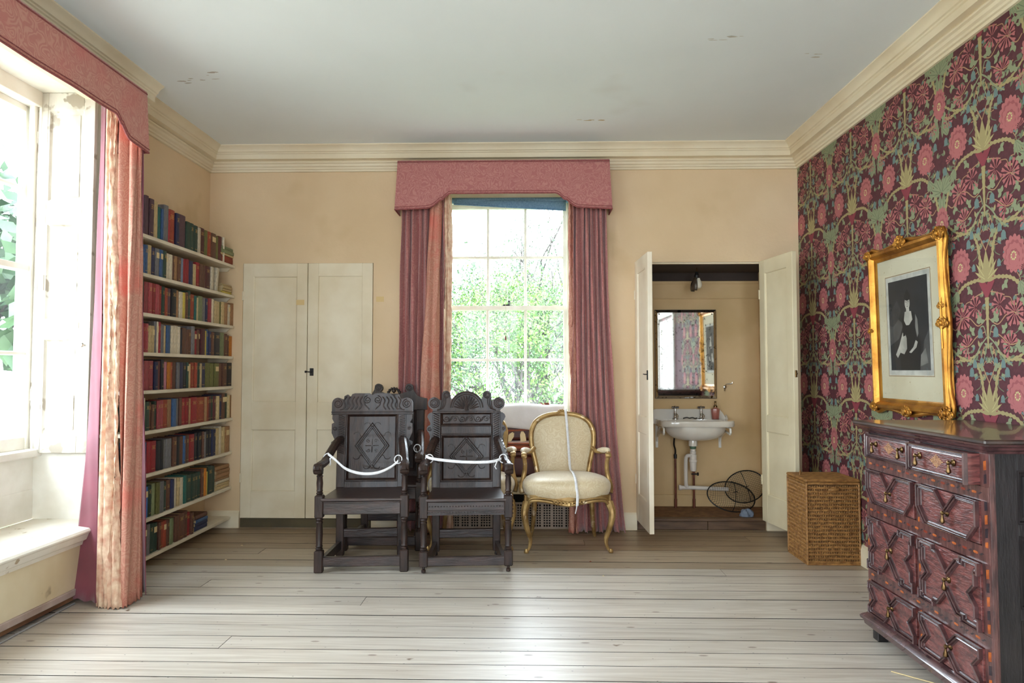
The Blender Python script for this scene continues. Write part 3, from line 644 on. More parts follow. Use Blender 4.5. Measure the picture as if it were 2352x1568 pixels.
# ------------------------------------------------------------------ left window bay: shutter, seat, linings
sh = thing('shutter', 'tall white panelled window shutter with worn paint, beside the left curtain', 'shutter', (-2.875, 3.985, .775))
sw, shh = .34, 2.10
b_ = MB(); b_.box(0, .062, -.03, 0, 0, shh, b=.002); b_.box(sw-.065, sw, -.03, 0, 0, shh, b=.002); b_.obj('stile', shutter_m, sh, smooth=0)
for z0, z1 in ((0, .10), (.66, .76), (1.33, 1.455), (2.00, 2.10)): box(.062, sw-.065, -.029, 0, z0, z1, b=.002).obj('rail', shutter_m, sh, smooth=0)
for z0, z1 in ((.10, .66), (.76, 1.33), (1.455, 2.00)):
    p = MB(); fr = lambda u, v, h: (u, -h, v)
    p.sweep([(.062, z0), (sw-.065, z0), (sw-.065, z1), (.062, z1)], [(0, .028), (.008, .026), (.012, .018), (.018, .012)], True, fr)
    p.box(.078, sw-.081, -.012, -.004, z0+.016, z1-.016); p.box(.09, sw-.093, -.016, -.012, z0+.03, z1-.03, b=.002); p.obj('panel', shutter_m, sh, smooth=30)
MB().lathe([(.006, 0), (.006, .014), (.013, .018), (.014, .026), (.008, .032), (0, .033)], 14, T=Matrix.Translation((sw-.03, -.03, .62)) @ Matrix.Rotation(PI/2, 4, 'X')).obj('knob', chrome, sh)
for z in (.30, 1.80): box(-.008, .006, -.034, -.02, z, z+.07, b=.002).obj('hinge', white, sh, smooth=0)
# linings of the bay (white boards), seat
ln = MB(); ln.box(-2.97, -2.565, 3.988, 4.0, .38, 2.89); ln.box(-2.97, -2.565, 2.54, 2.552, .38, 2.89); ln.box(-2.97, XL+.004, 2.55, 3.99, 2.876, 2.89)
ln.box(-2.895, -2.87, 2.55, 3.99, .395, .755, b=.0); ln.box(-2.87, -2.866, 2.55, 3.99, .395, .565, b=.0)
ln.box(-2.90, -2.865, 2.5, 3.99, .755, .772, b=.004)
ln.box(-2.59, -2.555, 3.99, 4.055, .0, 2.90, b=.006); ln.box(-2.91, -2.875, 3.93, 3.99, .77, 2.88, b=.004)
struct(ln.obj('trim_5', white, smooth=0))
ln = MB(); ln.box(-2.97, -2.565, .868, .88, .38, 2.89); ln.box(-2.97, -2.565, -.58, -.568, .38, 2.89); ln.box(-2.97, XL+.004, -.57, .87, 2.876, 2.89); ln.box(-2.97, -2.56, -.57, .87, .37, .4); ln.box(-2.97, -2.56, -2.72, -1.28, .37, .4)
struct(ln.obj('trim_6', white, smooth=0))
ws = thing('window_seat', 'deep white-painted window seat with moulded edge under the left window', 'window seat', (-2.44, 3.27, 0))
seat_p = M('chipped_white_paint', (232, 228, 216), (216, 208, 190), scale=4, detail=7, rough=.6, bump=.3, bs=25, c3=(176, 158, 130), s3=16, l3=.66, h3=.7)
MB().box(-.43, .065, -.78, .735, .368, .395, b=.01).obj('seat_board', seat_p, ws, smooth=0)
MB().sweep([(-.002, .735), (-.002, -.78)], [(0, .30), (.015, .305), (.02, .325), (.04, .335), (.05, .355), (.055, .368), (0, .368)]).obj('nosing', seat_p, ws)
MB().box(-.03, 0, -.78, .735, .075, .368, b=.001).obj('front_panel', M('stained_cream_panel', (226, 214, 184), (212, 196, 160), scale=3, rough=.6, c3=(158, 140, 112), s3=6, l3=.68, h3=.75), ws, smooth=0)
MB().box(-.02, .012, -.78, .735, .045, .08, b=.004).obj('skirting', M('lilac_grey_skirting', (186, 168, 160), (160, 140, 130), scale=8, rough=.6), ws, smooth=0)
MB().box(-.03, -.004, -.78, .735, .018, .048, b=.002).obj('batten', M('raw_brown_batten', (134, 96, 66), (98, 66, 44), scale=6, st=(4, 1, 4), rough=.8, bump=.5), ws, smooth=0)
tag(MB().tube(catmull([(-2.40, 2.75, .006), (-2.405, 3.0, .006), (-2.42, 3.3, .006), (-2.425, 3.55, .006), (-2.43, 3.72, .006)], 8), .005, 8).obj('cable', M('grey_cable', (150, 150, 150), rough=.5)), 'thin grey cable on the floorboards along the window seat', 'cable')

# ------------------------------------------------------------------ panelled doors
def door(name, w_, h, T, panels, mat=cream, t=.034, hinge_left=True, rails=(.11, .17, .08), sw_=.085, back=True):
    """local: x 0..w from hinge, y 0..t (front at 0), z 0..h"""
    root = thing(name, None, None); root.matrix_world = T; root['kind'] = 'structure'
    box(0, sw_, 0, t, 0, h, b=.002).obj('stile', mat, root, smooth=0); box(w_-sw_, w_, 0, t, 0, h, b=.002).obj('stile', mat, root, smooth=0)
    zs = []
    for (z0, z1) in panels: zs.append((z0, z1))
    edges = [0]+[q for p in sorted(zs) for q in p]+[h]
    for i in range(0, len(edges), 2): box(sw_, w_-sw_, .0006, t-.0006, edges[i], edges[i+1], b=.0012).obj('rail', mat, root, smooth=0)
    for z0, z1 in zs:
        m_ = MB().box(sw_-.004, w_-sw_+.004, .012, t-.012, z0-.004, z1+.004)
        m_.sweep([(sw_, z0), (w_-sw_, z0), (w_-sw_, z1), (sw_, z1)], [(0, -.001), (.006, -.004), (.008, -.012)], True, lambda u, v, h_: (u, -h_, v))
        m_.obj('panel', mat, root, smooth=30)
    for z in (.28, h-.30): MB().box(-.006, .008, -.006, .004, z, z+.075, b=.002).obj('hinge', mat, root, smooth=0)
    return root
P4 = [(.21, .70), (.92, 1.93)]
dm = door('door_1', .5225, 2.035, Matrix.Translation((-2.304, YB-.004, .076)), P4)
dn = door('door_2', .5225, 2.035, Matrix.Translation((-1.254, YB+.030, .076)) @ Matrix.Rotation(PI, 4, 'Z'), P4)
# door_2 is mirrored about its hinge on the right; give it a latch
MB().box(.470, .50, .034, .040, 1.13, 1.19, b=.002).tube([(.485, .040, 1.16), (.485, .060, 1.16), (.52, .062, 1.162)], .0045, 8).lathe([(0, -.01), (.009, -.006), (.009, .006), (0, .01)], 10, (.525, .062, 1.162)).obj('latch', iron, dn)
struct(MB().box(-2.307, -1.25, YB+.012, YB+.05, 0, .07).box(-2.307, -1.25, YB+.06, YB+.1, 0, 2.1).obj('trim_7', M('dark_olive_plinth', (92, 80, 52), (72, 62, 42), scale=4, rough=.7), smooth=0))
P5 = [(.21, .70), (.82, 1.93)]
hl = (.842, YB-.002, .08)
da = door('door_3', .50, 2.03, Matrix.Translation(hl) @ Matrix.Rotation(R(-88), 4, 'Z'), P5, mat=M('pale_cream_paint', (238, 228, 208), (226, 212, 188), scale=3, rough=.5, bump=.12, bs=25))
MB().box(.465, .49, -.006, .0, 1.10, 1.17, b=.002).tube([(.478, -.004, 1.14), (.478, -.022, 1.14), (.45, -.026, 1.142)], .004, 8).obj('latch', iron, da)
db = door('door_4', .50, 2.03, Matrix.Translation((1.856, YB-.002, .08)) @ Matrix.Rotation(R(-81.5), 4, 'Z') @ Matrix.Translation((0, -.034, 0)), P5, mat=M('cream_closet_paint', (226, 214, 182), (214, 200, 166), scale=3, rough=.5, bump=.12, bs=25))
MB().box(.485, .508, .010, .024, 1.12, 1.17, b=.002).tube([(.50, .017, 1.145), (.518, .017, 1.145)], .005, 8).obj('latch', brass, db)
# far room door on the right wall (seen in the mirror)
dd = door('door_5', 1.0, 2.02, Matrix.Translation((XR+.03, .66, .01)) @ Matrix.Rotation(PI/2, 4, 'Z') @ Matrix.Translation((0, 0, 0)), [(.22, .85), (1.02, 1.9)], mat=white, sw_=.12)
cs = MB().sweep([(.60, 0), (.60, 2.08), (1.72, 2.08), (1.72, 0)], [(0, .0), (0, .018), (.02, .028), (.08, .024), (.09, .03), (.10, .02), (.10, 0)], False, lambda u, v, h_: (XR-h_, u, v))
struct(cs.obj('trim_8', white, smooth=30))
# closet
CY = 6.065
struct(MB().box(.70, 2.02, CY, CY+.05, 0, 2.3).obj('wall_closet_back', closet_m, smooth=0))
struct(MB().box(.66, .70, YB+.35, CY+.05, 0, 2.3).box(1.985, 2.02, YB+.05, CY+.05, 0, 2.3).obj('wall_closet_side', closet_m, smooth=0))
struct(MB().box(.66, 2.02, YB+.02, CY, 2.112, 2.14).box(.70, 1.985, CY-.012, CY, 2.02, 2.112).box(.70, 1.985, YB+.052, CY, 2.095, 2.112).obj('ceiling_closet', darkbrown, smooth=0))
fc = struct(MB().box(.70, 1.985, YB+.03, CY, .055, .085).obj('floor_closet', lino_m, smooth=0))
struct(MB().box(.847, 1.851, YB-.006, YB+.05, .066, .092, b=.006).box(.847, 1.4, YB+.008, YB+.03, 0, .068, b=.002).box(1.403, 1.851, YB+.006, YB+.03, 0, .068, b=.002).obj('trim_9', riser_m, smooth=0))
struct(MB().box(.70, 1.985, CY-.016, CY, .085, .185, b=.003).box(.70, 1.985, CY-.022, CY, 1.995, 2.022, b=.004).box(.70, 1.985, CY-.012, CY, 1.875, 1.995).box(.70, 1.985, CY-.016, CY, 1.868, 1.877, b=.002).obj('trim_10', closet_m, smooth=0))
hd = struct(MB().box(.845, 1.853, YB+.0, YB+.02, 2.094, 2.112, b=.003).obj('trim_11', cream, smooth=0))

# mirror
mi = thing('mirror', 'frameless wall mirror with dark age spots above the washbasin', 'mirror', (1.352, CY-.0125, 1.39))
mm = MB(); W2, H2 = .262, .380
mm.box(-W2+.022, W2-.022, -.012, -.004, -H2+.022, H2-.022); mm.obj('mirror_glass', mirror_m, mi, smooth=0)
MB().sweep([(-W2, -H2), (W2, -H2), (W2, H2), (-W2, H2)], [(0, .004), (.022, .0118)], True, lambda u, v, h: (u, -h, v)).obj('bevelled_edge', mirror_m, mi, smooth=0)
MB().box(-W2-.003, W2+.003, -.004, .0, -H2-.003, H2+.003).obj('backing', iron, mi, smooth=0)
for sx in (-1, 1):
    for sz in (-1, 1): MB().lathe([(.006, 0), (.006, .002), (0, .004)], 10, T=Matrix.Translation((sx*(W2-.035), -.012, sz*(H2-.035))) @ Matrix.Rotation(PI/2, 4, 'X')).obj('screw', iron, mi)

# washbasin
wbn = thing('washbasin', 'white porcelain wall-hung washbasin on brackets inside the open closet', 'washbasin', (1.385, CY, .80))
bs_ = MB()
def rim(u, v, f=1.0):
    a = 2*PI*u; n = 5.0; ca, sa = math.cos(a), math.sin(a)
    r = (abs(ca)**n+abs(sa)**n)**(-1/n); return ca*r, sa*r
BW, BD = .305, .17; yc_ = -.185
def ring(sx, sy, z, y0=yc_): return lambda u: (lambda p: (p[0]*sx, y0+p[1]*sy, z))(rim(u, 0))
levels = [ring(BW-.012, BD-.012, .036), ring(BW-.003, BD-.003, .034), ring(BW, BD, .026), ring(BW, BD, -.006), ring(BW-.006, BD-.006, -.014)]
bs_.grid(lambda u, v: levels[round(v*4)](u), 48, 5, cu=True)
def bowl(u, v, out):
    a = 2*PI*u; t = v
    rx = (.255 if out else .225)*math.cos(t*PI/2)**.6 if t < 1 else .035; ry = (.150 if out else .125)*math.cos(t*PI/2)**.6 if t < 1 else .03
    rx = max(rx, .03); ry = max(ry, .03)
    return (math.cos(a)*rx, yc_-.01+math.sin(a)*ry, (-.010 if out else .030)-(.125 if out else .13)*math.sin(t*PI/2))
bs_.grid(lambda u, v: bowl(u, v, True), 40, 12, cu=True)
# top deck between rim and bowl opening
bs_.grid(lambda u, v: ((lambda p, q: (p[0]*(1-v)+q[0]*v, p[1]*(1-v)+q[1]*v, .036-.002*v))(ring(BW-.012, BD-.012, .036)(u), (math.cos(2*PI*u)*.235, yc_-.02+math.sin(2*PI*u)*.115))), 48, 4, cu=True)
bs_.grid(lambda u, v: (math.cos(2*PI*u)*(.235*(1-v*v*.85)), yc_-.02+math.sin(2*PI*u)*(.115*(1-v*v*.75)), .034-.11*v), 48, 10, cu=True)
bs_.obj('basin', porcelain, wbn, smooth=50, fix=False)
sp = MB(); sp.prism([(-.33, .0), (-.33, .09), (-.315, .112), (-.29, .118), (.225, .118), (.255, .112), (.275, .09), (.31, .03), (.318, 0)], -.024, -.004)
sp.prism([(-.004, 0), (-.10, 0), (-.07, .05), (-.03, .105), (-.004, .112)], -.33, -.316, 'YZ'); sp.prism([(-.004, 0), (-.10, 0), (-.07, .03), (-.03, .06), (-.004, .07)], .30, .314, 'YZ')
sp.box(-.33, .316, -.06, -.01, -.012, .034, b=.006)
sp.obj('splashback', porcelain, wbn, smooth=30, bevel=.004)
for sx in (-.285, .255):
    k = MB(); k.tube([(sx, -.01, -.02), (sx, -.30, -.02), (sx, -.325, -.03), (sx, -.33, -.06), (sx, -.315, -.072), (sx, -.18, -.06), (sx, -.03, -.12)], .009, 8); k.box(sx-.012, sx+.012, -.010, -.003, -.215, .0, b=.004); k.tube([(sx, -.015, -.16), (sx, -.06, -.08), (sx, -.15, -.03)], .008, 8); k.obj('bracket', white, wbn)
for sx in (-.135, .085):
    t_ = MB(); t_.lathe([(.026, 0), (.026, .006), (.015, .012), (.011, .035), (.014, .04), (.010, .055), (.008, .085), (.012, .09), (.012, .10), (.006, .108), (0, .11)], 16, (sx, -.055, .034))
    t_.tube([(sx, -.055, .07), (sx+.002, -.09, .078), (sx+.003, -.125, .068), (sx+.003, -.13, .05)], [.009, .009, .009, .008], 10)
    t_.tube([(sx-.030, -.055, .132), (sx+.030, -.055, .132)], [.009, .009], 8); t_.tube([(sx, -.078, .132), (sx, -.03, .132)], .006, 8); t_.lathe([(.007, 0), (.007, .024), (.011, .03), (.006, .038), (0, .04)], 12, (sx, -.055, .108))
    o = t_.obj('tap', chrome, wbn)
MB().tube(catmull([(-.07, -.06, .040), (-.04, -.065, .048), (-.015, -.058, .042), (.01, -.062, .047), (.03, -.06, .04), (.05, -.058, .043)], 5), .0042, 6).obj('plug_chain', iron, wbn)
# soap bottle
sb = thing('soap_dispenser', 'pink glass soap dispenser with bronze pump on the washbasin', 'soap dispenser', (1.385+.203, CY-.07, .836))
MB().lathe([(0, 0), (.028, 0), (.030, .004), (.037, .078), (.036, .086), (.020, .092), (.017, .098)], 8).obj('bottle', M('pink_glass', (176, 112, 100), (150, 86, 78), scale=8, rough=.15, coat=.5), sb, smooth=20)
MB().lathe([(.016, .096), (.016, .112), (.008, .116), (.006, .14), (.009, .142), (.009, .150), (0, .152)], 14).tube([(0, 0, .146), (-.004, -.028, .147), (-.004, -.032, .138)], .0035, 8).obj('pump', brass, sb)
# waste pipe and supply pipes
wt = thing('waste_pipe', 'white plastic bottle trap and waste pipe below the washbasin', 'pipe', (1.365, 5.87, .085))
MB().lathe([(.036, .535), (.036, .57), (.034, .585)], 18).obj('waste_outlet', porcelain, wt)
MB().lathe([(.022, .51), (.026, .515), (.026, .537), (.02, .54)], 16).obj('green_washer', M('green_rubber', (84, 110, 86), rough=.7), wt)
MB().lathe([(0, .325), (.020, .327), (.026, .34), (.028, .40), (.032, .404), (.032, .42), (.029, .424), (.029, .462), (.024, .468), (.026, .472), (.026, .49), (.022, .492), (.022, .512)], 20).obj('bottle_trap', plastic, wt)
MB().tube(catmull([(-.02, 0, .455), (-.045, .01, .45), (-.055, .02, .42), (-.055, .03, .30), (-.052, .035, .21), (-.04, .04, .19)], 5), .016, 10).tube([(-.105, .05, .183), (.02, .05, .182), (.30, .05, .17)], .017, 12).lathe([(.022, 0), (.022, .02)], 14, T=Matrix.Translation((-.11, .05, .183)) @ Matrix.Rotation(PI/2, 4, 'Y')).obj('drain_pipe', plastic, wt)
sp_ = thing('supply_pipe', 'brown copper supply pipe at left below the washbasin', 'pipe', (1.245, 6.0, .085))
MB().tube([(0, 0, 0), (0, 0, .42)], .009, 10).tube([(0, 0, 0), (0, 0, .075)], .012, 10).obj('lower_pipe', copper, sp_)
MB().tube([(0, 0, .415), (0, 0, .45)], .0135, 10).tube(catmull([(0, 0, .45), (-.002, -.01, .49), (-.016, -.03, .53), (-.02, -.05, .57), (-.02, -.07, .60)], 5), .0075, 8).obj('flexible_pipe', iron, sp_)
sp_ = thing('supply_pipe', 'brown copper supply pipe with black valve at right below the washbasin', 'pipe', (1.40, 6.0, .085))
MB().tube([(0, 0, 0), (0, 0, .52)], .009, 10).tube([(0, 0, 0), (0, 0, .075)], .012, 10).obj('lower_pipe', copper, sp_)
MB().tube([(-.022, -.01, .285), (.03, -.01, .285)], .006, 8).lathe([(.014, -.005), (.014, .005)], 10, T=Matrix.Translation((.032, -.01, .285)) @ Matrix.Rotation(PI/2, 4, 'Y')).obj('valve', iron, sp_)
# bulb
bu = thing('pendant_lamp', 'bare bulb in dark bakelite holder with a cracked half shade hanging in the closet', 'lamp', (1.385, 5.76, 2.108))
MB().tube([(0, 0, 0), (0, 0, -.05)], .003, 6).obj('flex', brass, bu)
MB().lathe([(.004, -.045), (.012, -.05), (.016, -.07), (.020, -.075), (.020, -.10), (.017, -.104)], 16).obj('bulb_holder', iron, bu)
MB().lathe([(.012, -.10), (.014, -.112), (.024, -.13), (.029, -.15), (.027, -.168), (.017, -.183), (0, -.188)], 20, (.012, -.01, 0)).obj('bulb', M('frosted_bulb', (214, 206, 188), rough=.2, coat=.3), bu)
hs_ = MB(); hs_.grid(lambda u, v: (-.008+(-.045*math.sin(v*PI*.62))*math.cos((u-.5)*PI), (.055*math.sin(v*PI*.7))*math.sin((u-.5)*PI)+.0, -.075-.13*v), 14, 10); hs_.obj('half_shade', M('dark_smoked_shade', (70, 58, 48), rough=.25, coat=.4), bu, solid=.002)
# tap hook on wall
hk = thing('wall_hook', 'small chrome coat hook on closet wall right of the mirror', 'hook', (1.69, CY, 1.115))
MB().lathe([(.016, 0), (.014, .008), (.006, .012), (.006, .03)], 12, T=Matrix.Translation((0, 0, -.01)) @ Matrix.Rotation(PI/2, 4, 'X')).tube([(0, -.028, -.01), (.0, -.034, .015), (.02, -.036, .018), (.05, -.04, .02), (.052, -.04, .032)], .0045, 8).lathe([(0, -.012), (.009, -.004), (.007, .006), (0, .012)], 10, (-.006, -.02, -.035)).obj('hook_arm', chrome, hk)
sh_ = tag(MB().tube(catmull([(.89, 5.93, 1.22), (.90, 5.90, 1.17), (.935, 5.89, 1.14), (.905, 5.90, 1.12)], 5), .006, 6, flat=.3).obj('cloth_loop', ribbon_m), 'white cloth loop hanging just inside the closet by its left door', 'cloth loop')
# wire mesh covers and crumpled cloth
def wire_dome(lab, loc, rot, a, b, h, nu, nv):
    root = thing('wire_cover', lab, 'wire cover', loc); root.rotation_euler = rot
    def f(x, y):
        q = 1-(x/a)**2-(y/b)**2; return h*math.sqrt(max(q, 0))
    w_ = MB()
    for i in range(1, nu):
        x = -a+2*a*i/nu; yb = b*math.sqrt(1-(x/a)**2)
        w_.tube([(x, -yb+2*yb*k/9, f(x, -yb+2*yb*k/9)) for k in range(10)], .0011, 3)
    for i in range(1, nv):
        y = -b+2*b*i/nv; xa = a*math.sqrt(1-(y/b)**2)
        w_.tube([(-xa+2*xa*k/11, y, f(-xa+2*xa*k/11, y)) for k in range(12)], .0011, 3)
    stuff(w_.obj('wire_mesh', iron, root, smooth=0, fix=False))
    MB().tube([(a*math.cos(2*PI*i/36), b*math.sin(2*PI*i/36), 0) for i in range(36)], .005, 6, closed=True).obj('rim', iron, root)
    MB().tube([(0, b*math.cos(PI*i/12), h*math.sin(PI*i/12)+.002) for i in range(13)], .003, 6).tube([(-.02, 0, h), (0, 0, h+.03), (.02, 0, h)], .003, 6).obj('handle', iron, root)
wire_dome('oval black wire-mesh cover lying open in front on the closet floor', (1.655, 5.80, .215), (R(62), R(8), R(4)), .20, .125, .10, 26, 18)
wire_dome('black wire-mesh cover leaning behind against the closet corner', (1.82, 5.965, .27), (R(78), R(-16), R(0)), .17, .13, .055, 24, 18)
cl = MB(); rn = random.Random(5)
def blob(u, v):
    a = 2*PI*u; t = PI*v/2; r = 1+.25*math.sin(3*a+2)*math.sin(t*2)+.18*math.sin(7*a)*math.sin(t*3)
    return (.055*math.cos(a)*math.cos(t)*r, .04*math.sin(a)*math.cos(t)*r, .05*math.sin(t)*r)
tag(cl.grid(blob, 30, 10, cu=True).obj('cleaning_cloth', M('blue_grey_cloth', (124, 134, 150), (96, 106, 124), scale=20, rough=.8)), 'crumpled blue-grey cloth on the closet floor by the wire covers', 'cloth').location = (1.735, 5.66, .086)
tg = tag(box(-.013, .013, -.005, .0, -.02, .02, b=.001).obj('hook_eye', iron), 'small dark hook plate at foot of the closet opening', 'hook'); tg.location = (.86, YB+.06, .112)
# tapes
for (x, z, w_, lab) in ((-1.838, 1.795, .066, 'masking tape patch stuck on left cupboard door near its top'), (-1.195, 1.82, .062, 'faint masking tape patch on wall right of the cupboard doors')):
    o = tag(box(-w_/2, w_/2, -.0012, 0, -.021, .021).obj('masking_tape', tape_m), lab, 'tape'); o.location = (x, YB-.005 if x < -1.5 else YB, z)

# ------------------------------------------------------------------ bookcase and books
bc = thing('bookcase', 'white-painted open wall shelves full of old books, beside the left curtain', 'bookcase', (XL, 4.80, 0))
SZ = [2.093, 1.851, 1.606, 1.361, 1.124, .872, .605, .328, .093]
SF = -2.372-XL
for z in SZ:
    box(.002, SF, -.74, .742, z-.022, z, b=.002).obj('shelf', M('shelf_paint', (226, 216, 196), (208, 196, 172), scale=5, rough=.5, bump=.2), bc, smooth=0)
    MB().prism([(.02, z-.022), (SF-.03, z-.022), (SF-.06, z-.05), (.02, z-.05)], .727, .7425).obj('cleat', cream, bc)
BC = {'M': ('maroon', (92, 40, 46)), 'R': ('crimson', (158, 36, 46)), 'P': ('rose red', (168, 70, 78)), 'B': ('brown', (104, 66, 50)), 'N': ('navy', (40, 46, 84)), 'U': ('mid blue', (62, 98, 146)),
      'T': ('teal green', (30, 104, 96)), 'G': ('dark green', (40, 66, 54)), 'g': ('olive', (112, 110, 58)), 'E': ('grey', (120, 118, 122)), 'K': ('black', (34, 34, 42)), 'C': ('cream', (206, 180, 132)), 'W': ('off-white', (222, 208, 182)),
      'O': ('orange', (206, 124, 34)), 'V': ('plum', (92, 62, 76)), 'Y': ('yellow', (206, 184, 80)), 'A': ('tan', (168, 124, 84)), 'S': ('sage green', (130, 140, 100)), 'L': ('pale blue', (132, 152, 184)), 'r': ('rust', (160, 66, 44)),
      'b': ('bright blue', (54, 120, 206)), 'p': ('pink', (206, 130, 150))}
BM = {k: M('cloth_'+v[0].replace(' ', '_'), v[1], tuple(int(q*.8) for q in v[1]), scale=9, detail=5, rough=.55, bump=.25, bs=90, rnd=.16) for k, v in BC.items()}
def book_meshes():
    c = MB(); n = 6
    sp = [(.04*math.cos(PI*(i/n-.5))-.0, .5*math.sin(PI*(i/n-.5))) for i in range(n+1)]
    c.prism([(p[0], p[1]) for p in sp]+[(-.03, .5), (-.03, -.5)], 0, 1, 'XY')
    c.box(-1, -.02, -.5, -.43, 0, 1); c.box(-1, -.02, .43, .5, 0, 1)
    co = c.obj('book', BM['M'], None, smooth=45)
    po = MB().box(-.97, -.025, -.432, .432, .02, .975).obj('page_block', page_m, None, smooth=0)
    l1 = MB(); l1.box(.036, .043, -.28, .28, .84, .852); l1.box(.036, .043, -.28, .28, .74, .752)
    for z in (.80, .775): l1.box(.037, .043, -.2, .2, z, z+.012)
    l1.box(.036, .043, -.28, .28, .10, .112)
    l1 = l1.obj('gilt_title', gilt_lt, None, smooth=0)
    l2 = MB().box(.034, .044, -.34, .34, .66, .86).obj('title_label', M('cream_label', (214, 192, 146), rough=.7), None, smooth=0)
    return co, po, l1, l2
co, po, l1, l2 = book_meshes()
protos = [co.data, po.data, l1.data, l2.data]
for o in (co, po, l1, l2): bpy.data.objects.remove(o)
def put_book(ck, y, z, th, h, dep, lab, grp, style, rx=0, flat=False, xs=-2.39, rz=0):
    o = bpy.data.objects.new('book', protos[0]); C.objects.link(o)
    if flat:   # lying down with its spine to the room: height runs along Y, thickness along Z
        o.matrix_world = Matrix.Translation((xs, y, z+th/2)) @ Matrix.Rotation(rz, 4, 'Z') @ Matrix.Translation((0, -h/2, 0)) @ Matrix.Rotation(-PI/2, 4, 'X') @ Matrix.Diagonal((dep, th, h, 1))
    else:
        o.matrix_world = Matrix.Translation((xs, y, z)) @ Matrix.Rotation(rx, 4, 'X') @ Matrix.Diagonal((dep, th, h, 1))
    o.material_slots[0].link = 'OBJECT'; o.material_slots[0].material = BM[ck]
    tag(o, lab, 'book', grp)
    p = bpy.data.objects.new('page_block', protos[1]); C.objects.link(p); p.parent = o
    if style == 1: q = bpy.data.objects.new('gilt_title', protos[2]); C.objects.link(q); q.parent = o; stuff(q)
    if style == 2: q = bpy.data.objects.new('title_label', protos[3]); C.objects.link(q); q.parent = o
# (crop origin x, crop scale, start, list of 'right edge, colour, height cm')
ROWS = [
 (320, 4.354, 40, '78V25 125V24 165C23.5 200T21 220U20.5 268E24 285R21 345r23 380N22 452V22.5 492G19.5 528G19.5 567G19 597W18.5 643M19.5 672g19 705r19 755B19 778g18 815M19'),
 (320, 4.354, 36, '70U18 112C18.5 152N18 193E18 225U18 257G18 272W17 298W17 330W17 347B17 373A17 405B17 438L17 465R17 490R17.5 530N17 562C15.5 600R17.5 630B17 655B17 703M17'),
 (320, 4.354, 28, '50G20 88P19.5 125P19.5 163R19.5 200P19.5 228R19 257G19 283r18.5 322V18.5 372K19 395A18.5 430W18 455Y18 480B18.5 508G20 548r18 568T17.5 582C16.5 627S18 663E17.5 690N17.5 700R18 722P18 748W18 775C17 797C17 820g17 850C17.5 880A17 905W16.5 968A18'),
 (310, 6.03, 75, '100M17.5 130Y19 155R18 195P18 235C17 270C17 303E20 332W20 357R20 400E18.5 437C18 490U18.5 505K17 550W18.5 605W19 635W18.5 655K17 715B18 740B17 785B17.5 830E20 865R17 890B18 915B17.5 970M19 1003Y18 1030U19 1063N18 1100B17.5 1180K18 1245S18 1285B17.5 1310B16.5 1365O16'),
 (310, 6.03, 72, '95S18 150M18.5 208P18.5 283P18.5 330N18 378M18.5 415K19.5 470p18 515O17.8 545r17.8 590B18 632E17.8 683N18 733K18 760G18 788C17 845r18 880r18 910G18 935C17.5 997N18 1060g18 1110g17.8 1172g17.8 1228B18 1283B18 1355K18.5'),
 (310, 6.03, 82, '110G18 162W20.5 222G18 262B17.5 300B16 332G18 378P18 432P18.2 490r18.2 540A18.4 595U18.5 637E18.5 668B18.8 728R18.2 775R18.2 795A18 880R18.4 988r18 1015A18 1040r18 1080M18.5 1112G18.5 1150M18 1185C18 1222N18.8 1265B19.5 1303G19.5 1330C18 1355A18 1385A18'),
 (310, 5.228, 76, '98K16 130C14 180U19.5 218R19.5 290R19.5 335K19 375K19 410E19 450E19 480E19 528B19.5 568K19 612B19 640U19 680B19 750R19 785K19.5 810K19.2 838K19.5 858B19.5 885E19 915K19.5 945K19.5 970N19.5 998N19.5 1035C20 1065W21 1085C20 1110C20 1160A20'),
 (310, 5.228, 76, '125r19.5 175G19.2 215b19 257G19.5 297S20 340g20 385E20 425G19 472B19.5 515N19 548W19.2 580C19 620W18.5 655T19.2 715G19 755G18.6 800G18.5 830G18.5 862B20 890O20 905Y17 960G20.5 1000G19.5'),
 (310, 5.228, 92, '160Y20.5 190B19 240E19 285G18.5 335G18 360B17.5 395r17 435r17 465B17 500S17 525S16.5 570B17 630B17.5 670B18 715R16 745B14.8')]
ORD = 'first second third fourth fifth sixth seventh eighth ninth tenth eleventh twelfth thirteenth fourteenth fifteenth sixteenth seventeenth eighteenth nineteenth twentieth twenty-first twenty-second twenty-third twenty-fourth twenty-fifth twenty-sixth twenty-seventh twenty-eighth twenty-ninth thirtieth thirty-first thirty-second thirty-third thirty-fourth thirty-fifth'.split()
SN = ['top', 'second', 'third', 'fourth', 'fifth', 'sixth', 'seventh', 'eighth', 'bottom']
import re
def py(px):    # pixel column at the spine plane -> distance along the room
    a = (px-1176)/F; rx = math.cos(yaw)*a-math.sin(yaw)*math.cos(pitch); ry = math.sin(yaw)*a+math.cos(yaw)*math.cos(pitch)
    return -2.385/rx*ry
gname = [f'books on the {n} shelf' for n in SN]
for si, (ox, sc, st_, txt) in enumerate(ROWS):
    rn = random.Random(si); prev = st_
    for bi, m_ in enumerate(re.findall(r'(\d+)([A-Za-z])([\d.]+)', txt)):
        x1 = int(m_[0]); ck = m_[1]; h = float(m_[2])/100
        y0, y1 = py(ox+prev/sc), py(ox+x1/sc); prev = x1
        th = (y1-y0)*.97; size = 'thin' if th < .022 else ('thick' if th > .045 else ('tall' if h > .195 else 'small' if h < .17 else 'upright'))
        lab = f'{size} {BC[ck][0]} book, {ORD[bi]} from the left on the {SN[si]} shelf'
        style = (1 if ck in 'MRPNGKVBrU' and rn.random() < .7 else (2 if rn.random() < .18 else 0))
        put_book(ck, (y0+y1)/2, SZ[si]+.0008, th, h, rn.uniform(.125, .15), lab, gname[si], style, xs=-2.392+rn.uniform(-.006, .006))
